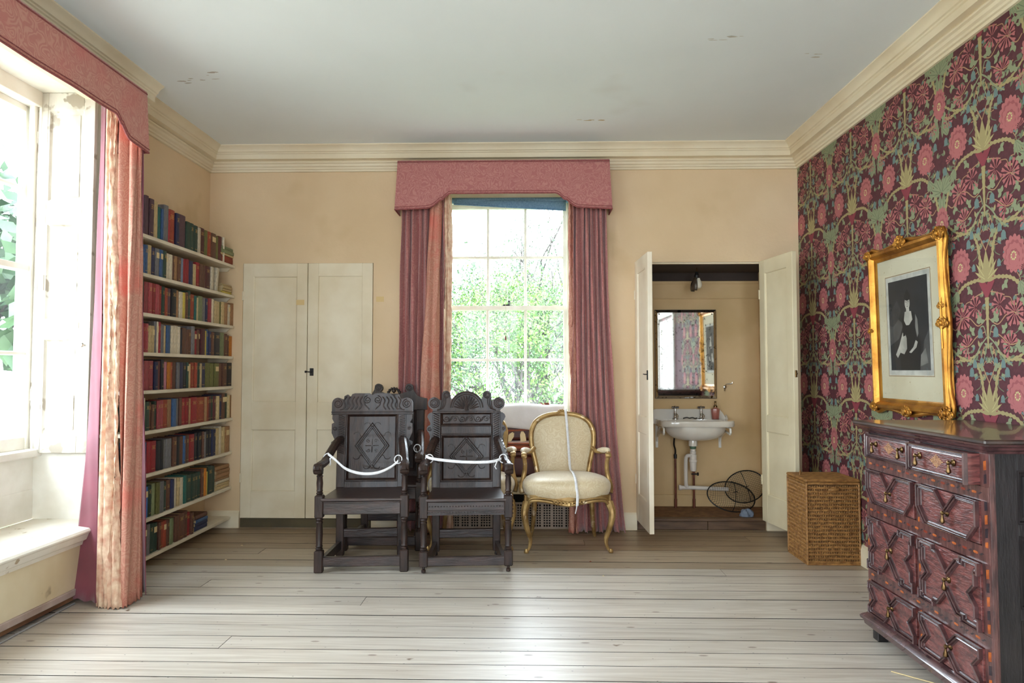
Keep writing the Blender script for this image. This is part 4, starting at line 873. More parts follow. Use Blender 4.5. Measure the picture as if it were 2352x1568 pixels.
# leaning ones and flat piles at the far end of the shelves
def lean(ck, si, px, th, h, rx, lab, style=0): put_book(ck, py(px), SZ[si]+.001+th*.5*abs(math.sin(rx)), th, h, .13, lab, gname[si], style, rx=rx)
lean('W', 0, 320+834/4.354, .024, .195, R(0), 'off-white spotted book, last upright one on the top shelf')
lean('W', 1, 320+722/4.354, .042, .175, R(-2), 'thick off-white book leaning left near the end of the second shelf'); lean('W', 1, 320+768/4.354, .040, .180, R(-7), 'off-white book leaning right, last upright one on the second shelf')
def pile(si, px0, px1, items, xs=-2.395, rz=0):
    y0, y1 = py(px0), py(px1); z = SZ[si]+.001; n = len(items)
    for k, (ck, th) in enumerate(items):
        pos = 'at the bottom' if k == 0 else ('at the top' if k == n-1 else f'{ORD[k]} from the bottom')
        h = (y1-y0)*(1-.04*(k % 3)); y = (y0+y1)/2
        put_book(ck, min(y, 5.538-h/2), z, th, h, .12, f'flat-lying {BC[ck][0]} book {pos} of the pile on the {SN[si]} shelf', gname[si], 0, flat=True, xs=xs+.004*((k*7) % 3), rz=rz); z += th+.0006
pile(0, 320+856/4.354, 320+985/4.354, [('r', .058), ('C', .016), ('S', .030), ('S', .026)])
pile(1, 320+822/4.354, 320+920/4.354, [('Y', .020), ('C', .018), ('C', .022), ('C', .014)])
pile(7, 310+1004/5.228, 310+1165/5.228, [('C', .026), ('C', .022), ('W', .020), ('A', .018), ('A', .034), ('A', .026), ('A', .030)])
pile(8, 310+775/5.228, 310+915/5.228, [('N', .030), ('N', .026), ('U', .022), ('B', .030)])
pile(8, 310+40/5.228, 310+90/5.228, [('L', .016), ('A', .03), ('B', .034), ('r', .03)], xs=-2.40)

# ------------------------------------------------------------------ carved oak armchairs
def turned(mb, x, y, segs, sq):
    """segs: list of ('b', z0, z1, half) blocks and ('t', profile) lathes"""
    for s_ in segs:
        if s_[0] == 'b': mb.box(x-s_[3], x+s_[3], y-s_[3], y+s_[3], s_[1], s_[2], b=.006)
        else: mb.lathe(s_[1], 18, (x, y, 0))
def bal(z0, z1, r): 
    h = z1-z0
    return [(r*.8, z0-.004), (r*.8, z0+.004), (r*1.05, z0+.010), (r*.75, z0+.018), (r*.95, z0+.026), (r*.82, z0+.034), (r*.95, z0+h*.5), (r*.80, z1-.036), (r*.98, z1-.028), (r*.72, z1-.020), (r*1.02, z1-.010), (r*.8, z1-.002), (r*.8, z1+.004)]
def armpath(x, y0, y1, z): return catmull([(x*.80, y1, z+.125), (x*.83, y1-.08, z+.115), (x*.90, y1-.19, z+.065), (x*.96, y0+.10, z+.012), (x, y0+.03, z+.002), (x*1.01, y0-.035, z-.002), (x*1.01, y0-.060, z-.028)], 6)
def strip(mb, pts, wd, th):
    """flat arm of width wd and thickness th along pts"""
    mb.tube(pts, wd*.62, 8, flat=th/wd, up=(0, 0, 1))
def oak_chair(lab, loc, rz, v):
    root = thing('carved_armchair', lab, 'armchair', loc, rz, 'carved oak armchairs')
    cast = v == 'B'
    fy, by = -.215, .185; fx = .262; bx = .205; zb = .04 if cast else 0
    for sx in (-1, 1):
        l = MB(); x = sx*fx
        turned(l, x, fy, [('b', zb, .135, .027), ('t', bal(.135, .335, .023)), ('b', .335, .475, .027), ('t', bal(.475, .62, .021))], 0)
        if cast:
            l.lathe([(.004, 0), (.014, .004), (.014, .018), (.008, .024), (.010, .03), (.006, .042)], 12, (x, fy, 0))
            for k in range(5): l.lathe([(0, -.008), (.007, 0), (0, .008)], 6, (x-sx*0+sx*.027, fy, .36+k*.025))
        l.obj('front_leg', dark_oak, root)
        b = MB(); b.box(sx*bx-.026, sx*bx+.026, by-.022, by+.030, zb*.8, .46, b=.004)
        if cast: b.lathe([(.004, 0), (.013, .004), (.013, .02), (.006, .035)], 10, (sx*bx, by, 0))
        b.obj('rear_leg', dark_oak, root)
    def rail(x0, x1, y0, y1, z0, z1): return MB().box(x0, x1, y0, y1, z0, z1, b=.004)
    rail(-fx+.02, fx-.02, fy-.014, fy+.014, .035+zb*.2, .095+zb*.1).obj('front_stretcher', dark_oak2, root)
    rail(-bx+.02, bx-.02, by-.012, by+.012, .12, .18).obj('rear_stretcher', dark_oak2, root)
    for sx in (-1, 1):
        mb = MB(); mb.prism([(sx*fx-sx*.015, fy), (sx*fx-sx*.040, fy), (sx*bx-sx*.012, by), (sx*bx+sx*.012, by)], .045, .10, 'XY'); mb.obj('side_stretcher', dark_oak2, root)
        mb = MB(); mb.prism([(sx*fx+sx*.010, fy), (sx*fx-sx*.015, fy), (sx*bx-sx*.008, by), (sx*bx+sx*.014, by)], .36, .44, 'XY'); mb.obj('seat_rail', dark_oak2, root)
    fr_ = rail(-fx+.022, fx-.022, fy-.016, fy+.010, .355, .437)
    if cast:
        fr_.box(-fx+.022, fx-.022, fy-.024, fy-.014, .356, .362); fr_.box(-fx+.022, fx-.022, fy-.024, fy-.014, .378, .386, b=.002)
        for k in range(26):
            x = -fx+.035+k*(2*fx-.07)/25
            fr_.lathe([(0, -.004), (.005, 0), (0, .004)], 5, (x, fy-.017, .408)); fr_.box(x-.006, x+.002, fy-.021, fy-.015, .365, .375, b=.001)
    else: fr_.box(-fx+.022, fx-.022, fy-.020, fy-.012, .425, .437, b=.003)
    fr_.obj('front_seat_rail', dark_oak2, root)
    st_ = MB(); st_.prism([(-fx+.01, fy-.028), (fx-.01, fy-.028), (bx+.02, by+.01), (-bx-.02, by+.01)], .437, .457, 'XY'); st_.obj('seat', dark_oak2, root, bevel=.005)
    for sx in (-1, 1):
        a = MB(); pts = armpath(sx*fx, fy, by, .655); strip(a, pts, .046, .040)
        a.lathe([(.030, -.026), (.034, -.018), (.034, .018), (.030, .026)], 18, T=Matrix.Translation((sx*fx*1.01, fy-.035, .640)) @ Matrix.Rotation(PI/2, 4, 'Y'))
        if cast:
            for p in pts[4:-10:2]: a.lathe([(0, -.006), (.006, 0), (0, .006)], 5, (p.x+sx*.018, p.y, p.z+.018)); a.lathe([(0, -.006), (.006, 0), (0, .006)], 5, (p.x-sx*.018, p.y, p.z+.018))
        a.obj('arm', dark_oak, root)
    # back: raked frame
    T = Matrix.Translation((0, by, .437)) @ Matrix.Rotation(R(-5.5), 4, 'X')
    W = .205; top = .515 if v != 'B' else .525
    bk = MB()
    for sx in (-1, 1): bk.box(sx*W-.030, sx*W+.030, -.018, .022, -.01, top, b=.004)
    bk.box(-W, W, -.016, .020, -.01, .060, b=.004)
    if v == 'B': bk.box(-W+.03, W-.03, -.020, .016, .375, .435, b=.005); bk.box(-W+.03, W-.03, -.026, -.01, .372, .382, b=.003); bk.box(-W+.03, W-.03, -.026, -.01, .428, .436, b=.003)
    bk.obj('back_frame', dark_oak, root).matrix_local = T
    pz0, pz1 = .060, (top if v != 'B' else .372)
    mb = MB(); px = W-.030
    mb.box(-px, px, .0, .012, pz0-.005, pz1+.005)
    mb.sweep([(-px, pz0), (px, pz0), (px, pz1), (-px, pz1)], [(0, .018), (.006, .016), (.012, .006), (.02, 0)], True, lambda u, v_, h: (u, -h, v_))
    zc = (pz0+pz1)/2+.01; dh = .155 if v == 'A' else .135; dw = .115
    for q, r_ in ((0, .0045), (.016, .003), (.028, .003)):
        mb.tube([(0, -.004, zc+dh-q*1.3), (dw-q, -.004, zc), (0, -.004, zc-dh+q*1.3), (-dw+q, -.004, zc)], r_, 6, closed=True)
    if v != 'C':
        for sx in (-1, 1):
            for sz in (-1, 1):
                for (ax, az) in ((.035, dh*.92), (.105, dh*.50)):
                    c0 = (sx*ax, zc+sz*az)
                    pts = [(c0[0]+sx*.020*math.cos(t)*(1 if t < PI else 1), c0[1]+sz*.014*math.sin(t)) for t in [PI*i/8 for i in range(9)]]+[(c0[0]-sx*.02-sx*.012+sx*.012*math.cos(t), c0[1]-sz*.012*math.sin(t)) for t in [PI*i/8 for i in range(9)]]
                    mb.tube(on(pts, -.001), .0022, 5)
        for k in range(4):
            a = PI/2*k; mb.tube(on([(0.005*math.cos(a), zc+.005*math.sin(a)), (.045*math.cos(a), zc+.045*math.sin(a))], -.001), .003, 5)
            mb.tube(on(spiral(.035*math.cos(a+PI/4), zc+.045*math.sin(a+PI/4), .014, 1.2, a), -.001), .002, 5)
    mb.obj('back_panel', dark_oak, root).matrix_local = T
    if v == 'B':
        mb = MB(); z0, z1 = .436, .525; mb.box(-px, px, .0, .012, z0, z1)
        mb.sweep([(-px, z0), (px, z0), (px, z1), (-px, z1)], [(0, .018), (.006, .014), (.012, .003), (.014, 0)], True, lambda u, v_, h: (u, -h, v_))
        for k in range(3):
            cx = -.108+.108*k; zc2 = (z0+z1)/2
            for sx in (-1, 1): mb.tube(on(spiral(cx+sx*.030, zc2, .022, 1.6, 0 if sx > 0 else PI, 30), -.001), .0026, 5)
            for e in (-.006, 0, .006): mb.tube(on([(cx-.022+e, zc2-.020), (cx-.008+e, zc2-.012), (cx+.008+e, zc2+.012), (cx+.022+e, zc2+.020)], -.002), .0022, 5)
        mb.obj('upper_panel', dark_oak, root).matrix_local = T
    # crest and side ears
    cr = MB(); tz = top
    if v == 'A':
        o_ = [(-.275, tz-.005), (-.275, tz+.075)]+circ(-.235, tz+.070, .040, 180, 60, 8)+[(-.195, tz+.098), (-.192, tz+.120), (-.170, tz+.132), (-.150, tz+.112), (-.138, tz+.135), (-.12, tz+.140), (-.02, tz+.140), (0, tz+.128), (.02, tz+.140), (.12, tz+.140), (.138, tz+.122), (.148, tz+.112), (.158, tz+.130), (.178, tz+.132), (.185, tz+.108), (.20, tz+.10)]+circ(.235, tz+.070, .040, 120, 0, 8)+[(.275, tz-.005)]
        cr.prism(o_, -.024, .020); cr.box(-.278, .278, -.030, -.018, tz+.006, tz+.016, b=.003); cr.box(-.278, .278, -.028, -.018, tz-.006, tz, b=.002)
        for sx in (-1, 1):
            cr.tube(on(spiral(sx*.235, tz+.068, .032, 2.0, PI/2, 36, sx), -.026), .0034, 6); cr.tube(on(spiral(sx*.035, tz+.095, .028, 1.8, PI/2, 36, -sx), -.026), .0032, 6)
            for k in range(5):
                x = sx*(.075+.027*k); cr.tube(on(catmull([(x+sx*.018, tz+.03, 0), (x, tz+.055, 0), (x+sx*.012, tz+.09, 0), (x-sx*.006, tz+.118, 0)], 4), -.026) if 0 else [(p.x, -.026, p.y) for p in catmull([(x+sx*.018, tz+.028, 0), (x, tz+.055, 0), (x+sx*.010, tz+.09, 0), (x-sx*.008, tz+.118, 0)], 4)], [.0025]+[.0045]*11+[.002], 6)
            cr.tube([(sx*.22, -.026, tz+.026), (sx*.17, -.026, tz+.035), (sx*.17, -.026, tz+.09)], .003, 6); cr.tube([(sx*.02, -.026, tz+.03), (sx*.05, -.026, tz+.06), (sx*.06, -.026, tz+.10)], .004, 6)
    elif v == 'B':
        o_ = [(-.225, tz)]+circ(-.222, tz+.062, .042, 250, 40, 12)+[(-.172, tz+.082)]+circ(-.140, tz+.118, .030, 190, 0, 10)+[(-.106, tz+.092)]+circ(0, tz+.028, .118, 145, 35, 18)+[(.106, tz+.092)]+circ(.140, tz+.118, .030, 180, -10, 10)+[(.172, tz+.082)]+circ(.222, tz+.062, .042, 140, -70, 12)+[(.225, tz)]
        cr.prism(o_, -.026, .020); cr.box(-W-.03, W+.03, -.032, -.02, tz-.006, tz+.008, b=.003)
        for sx in (-1, 1):
            cr.tube(on(spiral(sx*.222, tz+.062, .036, 2.6, PI*.5, 44, sx), -.028), .0038, 6); cr.tube(on(spiral(sx*.140, tz+.118, .025, 2.3, PI*.5, 40, sx), -.028), .0034, 6)
            for e in (0, .012, .024): cr.tube([(p.x, -.028, p.y) for p in catmull([(sx*(.168-e), tz+.10, 0), (sx*(.170-e), tz+.06, 0), (sx*(.180-e*.6), tz+.025, 0), (sx*.20, tz+.012+e*.3, 0)], 5)], .0032, 6)
        cr.tube(on(circ(0, tz+.028, .110, 178, 2, 24), -.028), .0050, 6); cr.tube(on(circ(0, tz+.028, .095, 178, 2, 24), -.028), .0030, 6)
        for k in range(13):
            a = R(8+164*k/12); l_ = .085; cr.tube([(.02*math.cos(a), -.027, tz+.022+.012*math.sin(a)), (.055*math.cos(a), -.031, tz+.025+.055*math.sin(a)), (l_*math.cos(a), -.029, tz+.028+l_*math.sin(a))], [.002, .0055, .004], 6)
        for e in (-.010, 0, .010): cr.tube([(e, -.030, tz+.012), (e*.2, -.031, tz+.11)], [.005, .0025], 6)
    else:
        o_ = [(-.255, tz), (-.255, tz+.085), (-.20, tz+.095), (-.17, tz+.115), (-.150, tz+.15)]+circ(-.118, tz+.165, .032, 150, -60, 12)+[(-.07, tz+.125), (-.05, tz+.12), (.05, tz+.12), (.07, tz+.125)]+circ(.118, tz+.165, .032, 240, 30, 12)+[(.150, tz+.15), (.17, tz+.115), (.20, tz+.095), (.255, tz+.085), (.255, tz)]
        cr.prism(o_, -.022, .018)
        for sx in (-1, 1): cr.tube(on(spiral(sx*.118, tz+.165, .026, 2, 0, 30, -sx), -.024), .003, 6)
        for k in range(9):
            a = R(180*k/8); cr.lathe([(0, -.014), (.010, -.005), (.010, .006), (0, .014)], 10, T=Matrix.Translation((.045*math.cos(a), -.012, tz+.115+.045*math.sin(a))) @ Matrix.Rotation(PI/2-a, 4, 'Y'))
        cr.lathe([(0, -.018), (.016, -.005), (.014, .01), (0, .022)], 12, (0, -.016, tz+.14))
    o = cr.obj('crest', dark_oak, root); o.matrix_local = T
    if v in 'AB':
        for sx in (-1, 1):
            e = MB()
            if v == 'A': q = [(.23, top), (.272, top), (.272, top-.035), (.258, top-.060), (.274, top-.068), (.274, top-.13), (.258, top-.165), (.252, top-.178)]+circ(.262, top-.200, .014, 60, -90, 6)+[(.250, top-.225), (.244, top-.245), (.23, top-.25)]
            else: q = [(.23, top), (.245, top), (.262, top-.012), (.268, top-.03), (.250, top-.065), (.246, top-.078)]+circ(.245, top-.112, .026, 80, -60, 8)+[(.248, top-.165), (.252, top-.19), (.24, top-.21), (.23, top-.215)]
            e.prism([(sx*a, b) for a, b in q], -.016, .016)
            cz = top-(.100 if v == 'A' else .112); e.tube(on(spiral(sx*.252, cz, .015, 1.8, 0, 24, sx), -.018), .0024, 5)
            # carved guilloche up the stile
            n = 22
            for k in range(n):
                z = top-.015-k*(.33 if v == 'B' else .26)/n; e.tube([(sx*(W-.020), -.020, z-.010), (sx*W, -.023, z), (sx*(W+.020), -.020, z+.010 if v == 'B' else z+.004)], .0034, 5)
            o = e.obj('carved_ear', dark_oak, root); o.matrix_local = T
    return root
oak_chair('blackened oak armchair with flat scroll-carved crest, leftmost, white tape slung low across its arms', (-1.06, 4.575, 0), R(5), 'A')
oak_chair('blackened oak armchair with fan-arched crest and castors, white tape straight across its arms', (-.41, 4.575, 0), R(5), 'B')
oak_chair('dark carved armchair with scroll and shell cresting, mostly hidden behind the leftmost armchair', (-1.03, 5.09, 0), R(1), 'C')
# white cotton tapes
def tape(lab, pts, wd=.010, extra=(), axis=(0, .3, .95)):
    root = thing('cotton_tape', lab, 'tape', (0, 0, 0))
    m = MB(); A_ = Vector(axis)
    m.grid(lambda u, v: tuple(Vector(pts[round(u*(len(pts)-1))])+A_*wd*(2*v-1)), len(pts), 2); m.obj('tape_band', ribbon_m, root, solid=.0015)
    k = MB()
    for e in extra: k.tube(e, .0035, 6)
    if extra: k.obj('tape_knot', ribbon_m, root)
    return root
def loop(x, y, z, r=.024, ry=.026): return [(x+r*math.cos(a), y+ry*.25*math.sin(a), z+ry*math.sin(a)) for a in [2*PI*i/14 for i in range(15)]]
tape('white cotton tape sagging between the arms of the leftmost carved armchair', catmull([(-1.29, 4.46, .716), (-1.24, 4.45, .68), (-1.16, 4.42, .625), (-1.06, 4.41, .598), (-.96, 4.42, .602), (-.88, 4.44, .635), (-.835, 4.455, .672)], 8), .009, (loop(-1.292, 4.46, .690), [(-1.27, 4.44, .69), (-1.262, 4.43, .655), (-1.268, 4.43, .645)], loop(-.835, 4.455, .682)))
tape('white cotton tape drawn straight between the arms of the castored armchair', catmull([(-.655, 4.42, .708), (-.60, 4.40, .692), (-.42, 4.395, .675), (-.25, 4.40, .675), (-.175, 4.435, .69)], 8), .009, (loop(-.632, 4.43, .690), [(-.20, 4.41, .68), (-.215, 4.40, .645), (-.205, 4.40, .63)], loop(-.165, 4.45, .69)))
tape('short white tape loop tied on the right arm of the hidden dark armchair', [(-.80, 4.93, .70), (-.795, 4.93, .68)], .004, (loop(-.79, 4.93, .70), [(-.78, 4.915, .67), (-.77, 4.91, .63), (-.775, 4.91, .60)]))

# ------------------------------------------------------------------ gilt armchairs
def gilt_chair(lab, loc, rz):
    root = thing('gilt_armchair', lab, 'armchair', loc, rz, 'gilt armchairs')
    fy, by = -.20, .20
    for sx in (-1, 1):
        pts = catmull([(sx*.285, fy+.015, .335), (sx*.302, fy-.020, .27), (sx*.288, fy-.015, .18), (sx*.262, fy+.005, .09), (sx*.268, fy-.010, .035), (sx*.290, fy-.030, .012)], 6)
        l = MB(); n = len(pts); l.tube(pts, [.030-.019*min(1, i/(n*.75))+(0.003 if i > n*.93 else 0) for i in range(n)], 10)
        l.tube([(p.x-sx*.0, p.y-(.024-.015*min(1, i/(n*.75))), p.z) for i, p in enumerate(pts)], .0045, 6)
        l.lathe([(0, .0), (.014, .002), (.017, .012), (.012, .022), (.010, .03)], 12, (sx*.290, fy-.030, 0)); l.obj('front_leg', gilt, root)
        l = MB(); pts = catmull([(sx*.215, by, .34), (sx*.216, by+.01, .22), (sx*.226, by+.03, .10), (sx*.240, by+.055, .003)], 6); n = len(pts)
        l.tube(pts, [.022-.009*i/n for i in range(n)], 10); l.obj('rear_leg', gilt, root)
    # serpentine rail
    r_ = MB()
    fp = catmull([(-.285, fy, .315), (-.25, fy-.022, .352), (-.17, fy-.045, .355), (-.08, fy-.055, .340), (0, fy-.062, .330), (.08, fy-.055, .340), (.17, fy-.045, .355), (.25, fy-.022, .352), (.285, fy, .315)], 6)
    r_.tube(fp, .011, 8); r_.tube([(p.x, p.y-.002, p.z+.018) for p in fp[3:-3]], .007, 8)
    def rail_(u, v):
        p = fp[round(u*(len(fp)-1))]; return (p.x, p.y+.006, p.z*(1-v)+.392*v)
    r_.grid(rail_, len(fp), 3)
    for sx in (-1, 1): r_.box(sx*.27-.012, sx*.27+.012, fy, by, .335, .385, b=.006, T=Matrix.Rotation(sx*R(7), 4, 'Z')); 
    r_.box(-.22, .22, by-.012, by+.014, .335, .385, b=.005)
    r_.obj('seat_frame', gilt, root)
    cv = MB()
    for k in range(9):
        x = -.10+.025*k; cv.lathe([(0, -.014), (.011, -.004), (.009, .008), (0, .015)], 8, T=Matrix.Translation((x, fy-.066+.1*x*x, .342+abs(x)*.10)) @ Matrix.Rotation(x*9, 4, 'Y'))
    cv.lathe([(0, -.02), (.018, -.006), (.014, .012), (0, .022)], 10, (0, fy-.066, .335)); cv.obj('carved_flower', gilt, root)
    # seat cushion
    def seat(u, v):
        a = 2*PI*u; ca, sa = math.cos(a), math.sin(a); n = 4.2; q = (abs(ca)**n+abs(sa)**n)**(-1/n)
        x = ca*q; y = sa*q; wd = .312 if y < 0 else .312-.075*y
        if v < .5: k = .93+.07*math.sin(v/.5*PI/2); z = .372+.065*(v/.5)
        else: t = (v-.5)/.5; k = math.cos(t*PI/2)**.45 if t < 1 else 0; z = .437+.075*math.sin(t*PI/2)**.8
        return (x*wd*k, (y*.235)*k-.005-(.03*(1-x*x) if y < 0 else 0)*k, z)
    MB().grid(seat, 56, 20, cu=True).obj('seat_cushion', silk, root, smooth=70)
    # back
    T = Matrix.Translation((0, by+.005, .36)) @ Matrix.Rotation(R(-9), 4, 'X')
    half = [(0, .565), (.08, .560), (.15, .540), (.205, .500), (.232, .44), (.237, .38), (.228, .30), (.205, .20), (.192, .13), (.180, .09), (.12, .082), (0, .080)]
    out = catmull([(p[0], p[1], 0) for p in half]+[(-p[0], p[1], 0) for p in half[-2:0:-1]], 5, closed=True)
    fr_ = MB(); fr_.tube([(p.x, 0, p.y) for p in out], .019, 10, closed=True, flat=1.0)
    cen = Vector((0, .32, 0))
    fr_.tube([((p-cen).x*.955, -.014, (p-cen).y*.965+.32) for p in out], .006, 6, closed=True); fr_.tube([((p-cen).x*1.035, -.012, (p-cen).y*1.02+.32) for p in out], .005, 6, closed=True)
    for sx in (-1, 1): fr_.tube([(sx*.18, 0, .10), (sx*.195, .0, .0), (sx*.205, -.0, -.02)], .019, 10)
    fr_.obj('back_frame', gilt, root).matrix_local = T
    ip = [((p-cen).x*.92, (p-cen).y*.94+.32) for p in out]
    def pad(u, v):
        i = round(u*len(ip)) % len(ip); x, z = ip[i]; k = 1-v; return (x*k, -.004-.030*(1-k**2.5), (z-.32)*k+.32)
    MB().grid(pad, len(ip), 9, cu=True).obj('back_pad', silk, root, smooth=70, fix=False).matrix_local = T
    MB().prism(ip, .004, .012).obj('back_cover', silk, root).matrix_local = T
    cv = MB()
    for k in range(7):
        a = R(-70+140*k/6); cv.lathe([(0, -.014), (.009, -.003), (.007, .008), (0, .016)], 8, T=Matrix.Translation((.030*math.sin(a), -.016, .568+.018*math.cos(a))) @ Matrix.Rotation(a, 4, 'Y'))
    cv.tube([(-.06, -.01, .565), (-.03, -.018, .578), (0, -.02, .572), (.03, -.018, .578), (.06, -.01, .565)], .006, 8); cv.obj('crest_flower', gilt, root).matrix_local = T
    for sx in (-1, 1):
        a = MB(); pts = catmull([(sx*.215, by-.02, .672), (sx*.245, by-.055, .650), (sx*.285, by-.13, .655), (sx*.305, by-.22, .660), (sx*.300, by-.265, .640)], 6); a.tube(pts, [.015]*(len(pts)-2)+[.018, .012], 10)
        a.lathe([(.014, -.02), (.019, -.01), (.019, .01), (.014, .02)], 12, T=Matrix.Translation((sx*.300, by-.262, .645)) @ Matrix.Rotation(PI/2, 4, 'Y'))
        s2 = catmull([(sx*.300, by-.255, .635), (sx*.292, by-.235, .57), (sx*.300, by-.225, .50), (sx*.318, by-.245, .43), (sx*.312, by-.265, .38)], 6); a.tube(s2, [.014+.005*i/len(s2) for i in range(len(s2))], 10)
        a.obj('arm', gilt, root)
        def ap(u, v):
            t = v; i = min(len(pts)-1, int((.30+.55*t)*(len(pts)-1))); p = pts[i]; r = .026*math.sin(PI*min(max(t, .02), .98))**.5; q = 2*PI*u
            return (p.x+r*math.cos(q), p.y, p.z+.012+r*.85*math.sin(q))
        MB().grid(ap, 14, 10, cu=True).obj('arm_pad', silk, root, smooth=70)
    return root
gilt_chair('gilded armchair in cream silk damask standing right of centre, white tape down its back', (.262, 5.06, 0), R(2))
gilt_chair('gilded cream-silk armchair mostly hidden behind the fan-crested oak armchair', (-.415, 5.11, 0), R(0))
tape('long white tape hanging from crest over the seat of the right gilded armchair', catmull([(.277, 5.345, .952), (.277, 5.315, .945), (.283, 5.285, .87), (.292, 5.24, .72), (.298, 5.19, .58), (.302, 5.13, .528), (.308, 5.0, .530), (.312, 4.90, .525), (.318, 4.81, .500), (.322, 4.777, .45), (.328, 4.772, .40), (.326, 4.776, .33)], 6), .009, ([(.325, 4.774, .335), (.318, 4.772, .30), (.313, 4.772, .28)],), axis=(1, 0, 0))

# ------------------------------------------------------------------ rust furniture on the ledge with dust sheet
rs = thing('rust_settee', 'rust-coloured velvet settee on the window ledge under a dust sheet', 'settee', (-.20, 5.66, .402))
def soft(x0, x1, y0, y1, z0, z1, b=.02): return MB().box(x0, x1, y0, y1, z0, z1, b=b)
soft(-.44, .44, -.10, .10, .0, .165, .02).obj('lower_body', rust_d, rs, bevel=.008)
soft(-.43, .43, -.09, .11, .165, .20, .008).obj('seat_apron', rust_d, rs, bevel=.004)
soft(-.46, .46, -.115, .12, .205, .262, .025).obj('seat_cushion', rust, rs, bevel=.01)
soft(-.46, .46, -.118, .12, .262, .275, .004).obj('cushion_edge', rust, rs, bevel=.002)
soft(-.45, .45, .02, .13, .275, .52, .02).obj('backrest', rust_d, rs, bevel=.01)
MB().tube(catmull([(-.44, .012, .36), (-.2, .008, .375), (-.1, .006, .395), (.03, .006, .36), (.2, .008, .37), (.44, .012, .37)], 6), .009, 8).obj('back_piping', rust, rs)
ds = MB()
def drape(u, v):
    x = -.50+.985*u; s_ = v
    if s_ < .25: y = .15; z = .40+.155*(s_/.25)
    elif s_ < .55: t = (s_-.25)/.3; y = .15-.15*t; z = .555+.012*math.sin(t*PI)+.008*math.sin(x*8)
    else: t = (s_-.55)/.45; y = .0-.03*math.sin(t*PI/2); z = .555-.165*t-.02*math.sin(x*7)*t
    return (x, y+.004*math.sin(x*23+s_*4), z+.004*math.sin(x*17))
ds.grid(drape, 50, 24)
dso = ds.obj('dust_sheet', sheet_m, None, smooth=60, solid=.004); dso.location = (-.20, 5.66, .402); tag(dso, 'grey-white dust sheet folded over top of the rust settee below the window', 'dust sheet')
for x, rz_, lab in ((-.048, R(-8), 'buff paper tag on string, hanging at centre of the rust settee'), (-.16, R(35), 'buff paper tag lying left on the rust settee beside the carved chair')):
    tg = thing('paper_tag', lab, 'tag', (x, 5.625, .70)); tg.rotation_euler = (R(-12), rz_, 0)
    MB().prism([(-.024, -.022), (.024, -.022), (.022, .035), (.008, .06), (-.008, .06), (-.02, .035)], -.001, .001).obj('tag_card', tag_m, tg); MB().tube([(0, -.002, .052), (.004, -.004, .075), (-.003, .0, .09)], .0015, 5).obj('tag_string', M('string', (90, 74, 60), rough=.9), tg)
orn = thing('leaf_ornament', 'small curled reddish dried leaf with ribs perched on the dust sheet', 'ornament', (.13, 5.70, .945))
MB().grid(lambda u, v: (-.055+.05*u+.01*v, .002, .045-.02*u*u-.03*v*(1-u)*u*2+.0*v), 8, 4).grid(lambda u, v: (-.01+.045*v+.02*u, .004*math.sin(u*9), .04-.075*u*(.6+.4*v)), 10, 5).obj('leaf_blade', M('dried_leaf', (176, 96, 72), (140, 66, 50), scale=30, rough=.6), orn, solid=.002)
for k in range(3): MB().tube([(.0+.008*k, -.003, .040), (.018+.009*k, -.005, .018), (.038+.005*k, -.004, -.012+.016*k)], .0022, 5).obj('leaf_rib', rust_d, orn)

# ------------------------------------------------------------------ wicker hamper
hp = thing('wicker_hamper', 'golden woven cane laundry hamper with lid, below the wallpapered wall', 'hamper', (1.79, 4.575, 0))
HW, HD, HH = .335, .33, .535
box(.008, HW-.008, .008, HD-.008, .006, HH-.02).obj('inner_body', wick_d, hp, smooth=0)
def weave(face, length, n, name):
    m = MB(); rows = 21; rh = (HH-.04)/rows
    for r in range(rows):
        z = .012+r*rh
        if face == 'front': m.box(0, length, -.001, .010, z, z+rh*.62, b=.003)
        else: m.box(-.001, .010, 0, length, z, z+rh*.62, b=.003)
        for k in range(n):
            u = length*(k+.5)/n
            if face == 'front': m.box(u-length/n*.22, u+length/n*.22, -.003, .010, z+rh*.5, z+rh*1.06, b=.002)
            else: m.box(-.003, .010, u-length/n*.22, u+length/n*.22, z+rh*.5, z+rh*1.06, b=.002)
    return stuff(m.obj(name, wick, hp, smooth=0, fix=False))
weave('front', HW, 30, 'front_weave'); weave('side', HD, 26, 'side_weave')
fm = MB()
for z in (.0, HH-.022): fm.sweep([(0, 0), (HW, 0), (HW, HD), (0, HD)], [(-.004, z), (-.004, z+.014), (.006, z+.014), (.006, z)], True)
for x, y in ((0, 0), (HW, 0), (0, HD), (HW, HD)): fm.tube([(x, y, .005), (x, y, HH-.01)], .007, 8)
fm.obj('cane_frame', wick, hp)
ld = MB().box(-.008, HW+.006, -.008, HD+.006, HH-.006, HH+.010, b=.005)
for k in range(26): ld.box(-.004, HW+.002, -.002+k*.0128, .006+k*.0128, HH+.009, HH+.0125, b=.0015)
ld.obj('lid', wick, hp, smooth=0)
MB().tube(catmull([(.03, .19, HH+.008), (.036, .20, HH+.035), (.045, .215, HH+.035), (.05, .225, HH+.008)], 6), .004, 8).obj('lid_loop', wick, hp)
MB().tube(catmull([(.14, -.004, HH-.055), (.155, -.016, HH-.053), (.19, -.018, HH-.052), (.205, -.004, HH-.05)], 5), .006, 8).obj('clasp_peg', wick, hp)

